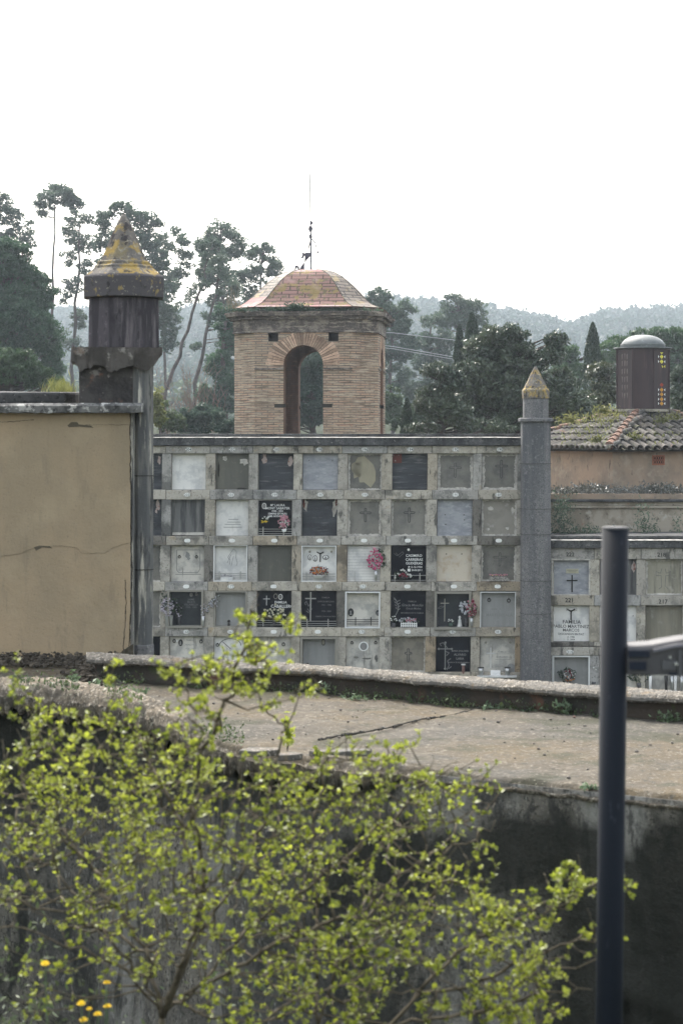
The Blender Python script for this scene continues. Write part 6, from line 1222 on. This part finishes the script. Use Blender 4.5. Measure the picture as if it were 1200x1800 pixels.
weed("leafy weed at the kerb left of the steel post", 992, 1258, 12, 22, 26, lf=.016); weed("leafy weed at the kerb right of the steel post", 1180, 1272, 14, 24, 26, lf=.016); weed("low weed in the kerb foot farther left of the post", 940, 1252, 9, 24, 10); weed("upright weed on the terrace edge left of the broken slabs", 505, 1320, 8, 8, 60, L_bush, dT(1322), .02); weed("bright weed growing between the broken slab pieces", 560, 1342, 7, 10, 30, L_bush, dT(1340), .018); weed("spiky weed at the near edge right of the bush", 1035, 1386, 6, 16, 4); weed("thin weed sprig on the near edge in the middle", 690, 1345, 9, 16, 34, L_bush, dT(1345), .016)
P = [tuple(W(random.gauss(108, 13), 690 - abs(random.gauss(0, 9)), 15.9 + random.uniform(-.3, .3))) for _ in range(420)]
tufts("roof_grass", "tuft of yellow grass on the roof behind the tilted slab", P, rng.uniform(.025, .07, len(P)), L_grass, .06, 3.5)
P = [tuple(W(px_, 0, 1) * 0) for px_ in ()]
for _ in range(1500):
    px = random.uniform(170, 1250); D = kerbD(px) - abs(random.gauss(0, .05)); 
    if fN(px * .02, 1, 1) < .1: continue
    P.append(((px - CX) / F * D, D, zT + abs(random.gauss(0, .03))))
for _ in range(1500):
    px = random.uniform(-50, 430); D = edgeD(px) + abs(random.gauss(0, .25)); 
    if fN(px * .03, 5, 1) < .1: continue
    P.append(((px - CX) / F * D, D, zT + (.13 if px < 250 else .03) + random.uniform(-.02, .03)))
tufts("moss_clumps", "moss and tiny plants along the kerb foot and the crumbling terrace edge", P, rng.uniform(.006, .016, len(P)), L_shrub, .5, .8)

# ------------------------------------------------------------------ flowers, vases and small gifts on the niche walls
NB = [0]
def gift(name, label, cat, M, frame, px, py, w, group=None):
    u, z = M(px, py); r = empty(name, (0, 0, 0), 0, label, cat, group); r.matrix_world = frame.matrix_basis @ Matrix.Translation((u, w, z)); return r
k4 = 40 / F
def petals(p, name, pts, col, r=1.4, n=None, each=False):
    if each or len(pts) < 14:
        nm_ = name[:-1] if name.endswith('s') and name != 'silver_leaves' else name
        for (x, z) in pts:
            mb = MB(); c = Vector((x * k4, random.uniform(-.035, .02), z * k4)); mb.blob(c, r * k4 * 1.15, .85, .3); mb.build(nm_, FL[col], p)
        return
    mb = MB()
    for (x, z) in pts:
        c = Vector((x * k4, random.uniform(-.035, .02), z * k4)); 
        for _ in range(3): mb.blob(c + Vector([random.gauss(0, r * .35 * k4) for _ in range(3)]), r * k4 * random.uniform(.7, 1.05), .8, .35)
    return mb.build(name, FL[col], p, kind='stuff')
def greens(p, pts, sz=2.4, n=5):
    C_ = []
    for (x, z) in pts:
        for _ in range(n): C_.append((x * k4 + random.gauss(0, 1.5 * k4), random.uniform(-.01, .04), z * k4 + random.gauss(0, 1.5 * k4)))
    V, Fq = cards(np.array(C_), rng.uniform(.6, 1.2, len(C_)) * sz * k4, .3, .6); return npmesh("leaves", V, Fq, L_bq, p)
def scat(cx, cz, rx, rz, n): return [(cx + rx * math.sqrt(random.random()) * math.cos(t), cz + rz * math.sqrt(random.random()) * math.sin(t)) for t in np.random.default_rng(n).uniform(0, 6.28, n)]
def vase(p, r0, r1, h, m=None, zb=0, name="vase"):
    mb = MB(); mb.prism(0, 0, [(r0 * k4, zb * k4), (r0 * k4 * 1.05, (zb + .6) * k4), (lerp(r0, r1, .5) * k4, (zb + h * .5) * k4), (r1 * k4, (zb + h) * k4), (r1 * .85 * k4, (zb + h) * k4), (r0 * .7 * k4, (zb + h * .6) * k4)], 12); return mb.build(name, m or steel, p, smooth=True)
GF = "flower bouquets on the niche wall"
g = gift("flower_bouquet", "white and yellow bunch at the left of the Mont Sabater slab", "bouquet", nq, nw, 467, 914, -.01, GF); greens(g, scat(0, 0, 8, 5, 12)); petals(g, "white_flowers", scat(0, 4, 8, 3.5, 13), 'white'); petals(g, "yellow_flowers", scat(-1, -3, 7, 3, 11), 'yellow')
g = gift("flower_bouquet", "tall pink and white oval bouquet at the right of the Mont Sabater slab", "bouquet", nq, nw, 501.5, 935, -.03, GF); vase(g, 3, 4.5, 5, white); greens(g, scat(0, 16, 11, 13, 24)); petals(g, "pink_flowers", scat(0, 17, 11.5, 13, 40), 'pink', 1.8); petals(g, "white_flowers", scat(0, 14, 9, 11, 22), 'white', 1.5)
g = gift("flower_arrangement", "orange and red flower mound in a pale bowl in the third row", "flower arrangement", nq, nw, 563, 1016, -.03, GF); mb = MB(); mb.prism(0, 0, [(6 * k4, 0), (11 * k4, 5 * k4), (10 * k4, 5 * k4)], 12); mb.build("bowl", white, g); greens(g, scat(0, 13, 18, 8, 30)); petals(g, "orange_flowers", scat(-2, 14, 15, 8, 34), 'orange', 1.5); petals(g, "yellow_flowers", scat(8, 10, 9, 5, 10), 'cream', 1.1); petals(g, "red_flowers", scat(0, 12, 17, 8, 16), 'red', 1.5)
g = gift("flower_bouquet", "tall magenta and pink bouquet in a steel cone beside the blank pale slab", "bouquet", nq, nw, 663.5, 1020, -.07, GF); vase(g, 2, 3.4, 17); greens(g, [(12, 44), (14, 38), (10, 50), (15, 30), (13, 25), (6, 52)], 4.5, 7); petals(g, "magenta_flowers", scat(-2, 36, 14, 18, 46), 'magenta', 2.0); petals(g, "pink_flowers", scat(-2, 34, 14, 17, 26), 'pink', 1.7); petals(g, "white_flowers", scat(-2, 32, 14, 16, 18), 'silver', 1.2); petals(g, "top_flower", [(-3, 56), (-1, 54)], 'pink', 2.6)
g = gift("flower_arrangement", "low white and burgundy arrangement in front of the Carreras Guixeras slab", "flower arrangement", nq, nw, 711, 1018, -.06, GF); mb = MB(); mb.prism(0, 0, [(6 * k4, 0), (9 * k4, 3.5 * k4), (8 * k4, 3.5 * k4)], 12); mb.build("bowl", galv, g); greens(g, scat(-2, 8, 15, 6, 22)); petals(g, "white_flowers", [(-13, 6), (-9, 10), (-3, 16), (0, 17), (2, 15), (12, 8), (13, 4), (14, 6), (-14, 3), (5, 12), (-6, 8), (8, 9)], 'white', 1.9); petals(g, "burgundy_flowers", [(-5, 7), (0, 10), (3, 8), (1, 6), (-2, 9), (6, 5)], 'red', 2.2)
g = gift("flower_box", "small white box with dry dark flowers in the white framed third-row slab", "flower box", nq, nw, 404, 1021, .0, "flower boxes on the niche wall"); mb = MB(); mb.box(-13 * k4, 9 * k4, -.05, .02, 0, 7 * k4); mb.build("box", marble, g); petals(g, "dry_flowers", [(x, 8 + random.uniform(0, 3)) for x in range(-12, 9, 2)], 'mauve', .9); greens(g, [(x, 9) for x in range(-12, 9, 3)], 1.5, 4)
g = gift("flower_box", "long patterned planter of pink flowers at the foot of the far right third-row niche", "flower box", nq, nw, 878, 1021, -.03, "flower boxes on the niche wall"); mb = MB(); mb.box(-16 * k4, 17 * k4, -.06, .03, 0, 8 * k4)
bxo = mb.build("box", mat("speckled_planter", (.30, .28, .25), [((.05, .045, .04), 60, .5, .55, ONE, .9)]), g); petals(g, "pink_flowers", [(x + random.uniform(-.5, .5), 9.5 + random.uniform(0, 2)) for x in np.arange(-15, 17, 1.3)], 'pink', 1.0); petals(g, "yellow_flowers", [(x, 10) for x in (-10, -3, 5, 11)], 'yellow', .8)
g = gift("flower_bouquet", "big mauve-grey bouquet in steel cones left of the dark framed slab", "bouquet", nq, nw, 299.5, 1100, -.09, GF)
for dx in (-1, 7): mb = MB(); mb.prism(dx * k4, 0, [(2.2 * k4, 0), (3.6 * k4, 19 * k4)], 10); mb.build("vase", steel, g)
greens(g, scat(2, 36, 16, 20, 36) + [(-10, 58), (-6, 54), (16, 46), (18, 40)], 3.4, 5); petals(g, "mauve_flowers", scat(0, 34, 12, 17, 56), 'mauve', 1.7); petals(g, "white_flowers", scat(0, 34, 12, 16, 20), 'silver', 1.0)
g = gift("flower_bouquet", "faded grey-green spray inside the frame of the dark slab", "bouquet", nq, nw, 318, 1098, .03, GF); vase(g, 2, 3, 14, galv); greens(g, scat(0, 26, 8, 16, 18), 2.6, 5); petals(g, "grey_flowers", scat(0, 28, 7, 16, 14), 'mauve', 1.3)
g = gift("flower_bouquet", "slanting white and grey spray in a cone right of the dark framed slab", "bouquet", nq, nw, 362, 1100, -.09, GF); vase(g, 2, 3, 18); sp = [(lerp(-2, 25, t) + random.gauss(0, 3.4), lerp(24, 50, t) + random.gauss(0, 3.4)) for t in rng.uniform(0, 1, 50)]; greens(g, sp[::3], 2.6, 5); petals(g, "white_flowers", sp[::2], 'silver', 1.2); petals(g, "grey_flowers", sp[1::2], 'mauve', 1.1)
g = gift("flower_bouquet", "loose white roses in front of the Familia Caballero slab", "bouquet", nq, nw, 486, 1096, -.04, GF); vase(g, 2.5, 3, 4, galv); greens(g, scat(0, 18, 18, 8, 26), 2.2); petals(g, "white_roses", [(-20, 16), (-17, 24), (-12, 23), (-9, 18), (-7, 25), (-4, 22), (-3, 19), (-9, 13), (-6, 12), (0, 25), (4, 13), (7, 24), (10, 27), (12, 21), (15, 22), (17, 16), (16, 25), (13, 25), (19, 15), (2, 34), (-1, 16), (7, 18)], 'cream', 2.1, each=True)
g = gift("flower_box", "white picket planter of pale pink flowers on the laurel-branch granite slab", "flower box", nq, nw, 722, 1102, -.05, "flower boxes on the niche wall"); mb = MB()
for i in range(8): mb.box((-14 + i * 3.8) * k4, (-12.2 + i * 3.8) * k4, -.035, -.025, 0, 8.5 * k4)
mb.box(-14 * k4, 14.5 * k4, -.0245, -.017, 2 * k4, 3.2 * k4); mb.box(-14 * k4, 14.5 * k4, -.0245, -.017, 5.6 * k4, 6.8 * k4); mb.build("picket_box", white, g); greens(g, scat(0, 10, 18, 4, 24), 2.4); petals(g, "pink_flowers", scat(3, 13, 12, 4, 18), 'pink', 1.4); petals(g, "pale_flowers", scat(-2, 12, 17, 5, 30), 'silver', 1.3)
g = gift("flower_vase", "small white urn with white flowers at the left of the laurel-branch granite slab", "vase", nq, nw, 695.5, 1102, -.04); vase(g, 4, 3, 7, galv); greens(g, scat(0, 11, 6, 4, 8), 2); petals(g, "white_flowers", [(-5, 15), (-2, 18), (2, 19), (4, 15), (-4, 12), (1, 13), (5, 12)], 'white', 1.4)
g = gift("flower_bouquet", "dusky red bouquet with silver leaves on the post beside the gilt cross", "bouquet", nq, nw, 832, 1100, -.09, GF); vase(g, 2, 3.4, 14, steel); petals(g, "silver_leaves", scat(-13, 32, 8, 12, 22), 'silver', 2.3); greens(g, scat(-1, 30, 10, 18, 20), 2.6); petals(g, "red_flowers", scat(-1, 30, 9, 18, 26), 'red', 1.9); petals(g, "pink_flowers", scat(0, 32, 9, 18, 22), 'pink', 1.6); petals(g, "white_flowers", scat(-1, 28, 8, 14, 10), 'cream', 1.4)
g = gift("flower_pot", "small green glass pot with two pale flowers before the gilt cross", "vase", nq, nw, 795, 1101, .02); vase(g, 3.5, 4.5, 6, mat("green_glass", (.06, .09, .075), rough=.2)); petals(g, "white_flowers", [(-4, 9), (-1, 10), (2, 11), (4, 9), (-3, 12), (3, 8)], 'white', 1.5)
g = gift("figurine", "small white praying figurine in the gilt-cross niche", "figurine", nq, nw, 811, 1102, .02); mb = MB(); mb.prism(0, 0, [(4.4 * k4, 0), (4 * k4, 2 * k4), (3 * k4, 8 * k4), (2.8 * k4, 12 * k4), (1.4 * k4, 14 * k4), (2.1 * k4, 15.2 * k4), (2.3 * k4, 17 * k4), (1.2 * k4, 19 * k4)], 10); mb.build("figure", marble, g, smooth=True)
for lb_, px, h in (("grey vase at the left edge inside the gilt-cross niche", 770.5, 18), ("steel cone vase at the right inside the gilt-cross niche", 823, 16)): g = gift("steel_vase", lb_, "vase", nq, nw, px, 1103, -.0, "steel vases"); vase(g, 2.2, 3.6, h, galv)
g = gift("flower_vase", "small dark lidded vase at the foot of the dusty grey slab", "vase", nq, nw, 405.5, 1100, .02); vase(g, 2.4, 1.4, 6, steel_dk); mb = MB(); mb.blob((0, 0, 8 * k4), 3 * k4, .9, .1); mb.build("lid", steel_dk, g)
g = gift("flower_vase", "brown marble vase before the Alvaro Lara slab", "vase", nq, nw, 818.5, 1184, -.03); vase(g, 3, 2.4, 15, mat("brown_marble", (.16, .09, .075), rough=.3)); mb = MB(); mb.prism(0, 0, [(3.8 * k4, 15.1 * k4), (4 * k4, 17 * k4)], 12); mb.build("lip", marble, g)
for lb_, px in (("left steel vase on the marble shelf in the lowest row", 849.5), ("right steel vase on the marble shelf in the lowest row", 896)): g = gift("steel_vase", lb_, "vase", nq, nw, px, 1187, -.12, "steel vases"); vase(g, 3.4, 5.2, 15); mb = MB(); mb.prism(0, 0, [(5.4 * k4, 14 * k4), (5.4 * k4, 15.3 * k4)], 14); mb.build("rim", steel_dk, g)
g = gift("stone_book", "small white marble book lying between the two steel vases", "ornament", nq, nw, 875, 1186, -.06); mb = MB(); mb.hexa([(-8 * k4, -.06, 0), (9 * k4, -.06, 0), (9 * k4, .06, 0), (-8 * k4, .06, 0), (-9 * k4, -.04, 3 * k4), (8 * k4, -.04, 3 * k4), (8 * k4, .06, 8 * k4), (-9 * k4, .06, 8 * k4)]); mb.build("book", marble, g, bevel=.003)
g = gift("stone_plaque", "rounded grey stone plaque behind the right steel vase", "ornament", nq, nw, 902, 1186, -.01); mb = MB(); mb.flat([(-6 * k4, 0), (6 * k4, 0)] + [(6 * k4 * math.cos(a), (14 + 5 * math.sin(a)) * k4) for a in np.linspace(0, math.pi, 9)], -.02, .03); mb.build("plaque", marble_shade, g)
g = gift("flower_bouquet", "dark burgundy flowers on the post at the left of the single-ring slab", "bouquet", nq, nw, 456, 1175, -.05, GF); vase(g, 2, 3, 9, steel_dk); petals(g, "burgundy_flowers", scat(2, 16, 6, 9, 22), 'red', 1.6); greens(g, scat(2, 14, 6, 9, 8), 2)
g = gift("flower_vase", "small dark vase in the recessed grey slab of the lowest row", "vase", nq, nw, 544, 1178, .06); vase(g, 2, 3, 12, steel_dk)
g = gift("flower_bouquet", "black and white bunch with orange tips in the lowest right-hand niche", "bouquet", n2, nb, 1000, 1210, -.02, GF); vase(g, 3, 4, 12, galv); greens(g, scat(-2, 24, 16, 12, 30), 3.4, 5); petals(g, "white_flowers", scat(2, 24, 10, 9, 18), 'white', 1.2); petals(g, "orange_flowers", scat(0, 18, 14, 5, 9), 'orange', 1.2); petals(g, "dark_flowers", scat(0, 24, 11, 9, 12), 'red', 1.5)
g = gift("flower_bouquet", "white lily bunch just left of the steel post", "bouquet", n2, nb, 1044, 1210, -.03, GF); vase(g, 3, 4, 12, galv); greens(g, scat(0, 22, 6, 10, 10), 3); petals(g, "white_flowers", [(-3, 34), (0, 36), (4, 33), (1, 30), (-4, 29), (5, 27), (3, 18), (6, 16), (2, 15)], 'white', 1.8)
g = gift("flower_bouquet", "dark leafy bunch right of the steel post below the rail", "bouquet", n2, nb, 1123, 1212, -.05, GF); vase(g, 3, 4, 12, galv); greens(g, scat(0, 22, 20, 10, 40), 3.6, 5); petals(g, "white_flowers", scat(0, 24, 18, 7, 12), 'cream', 1.0)
for lb_, px, m_ in (("pale fluted vase at the left under the rail end", 1143, marble), ("dark narrow vase in the middle under the rail end", 1171, steel_dk), ("bright steel vase beside the dark one under the rail end", 1181, steel), ("white twisted vase under the rail end", 1187, marble), ("steel vase at the right picture edge under the rail end", 1198, steel)): g = gift("tall_vase", lb_, "vase", n2, nb, px, 1214, -.04, "tall vases in the lowest right-hand niche"); vase(g, 2, 3.2, 26, m_)

# ------------------------------------------------------------------ haze
mb = MB(); mb.box(-1560, 1560, -65, 1590, -46, 110); m = bpy.data.materials.new("haze"); m.use_nodes = True; t = m.node_tree; t.nodes.remove(t.nodes["Principled BSDF"])
v = t.nodes.new("ShaderNodeVolumePrincipled"); v.inputs["Color"].default_value = (.78, .89, 1, 1); v.inputs["Density"].default_value = .00036; v.inputs["Anisotropy"].default_value = .3
t.links.new(v.outputs[0], t.nodes["Material Output"].inputs["Volume"]); tag(mb.build("haze", m), "thin pale blue haze over the valley", kind='stuff')
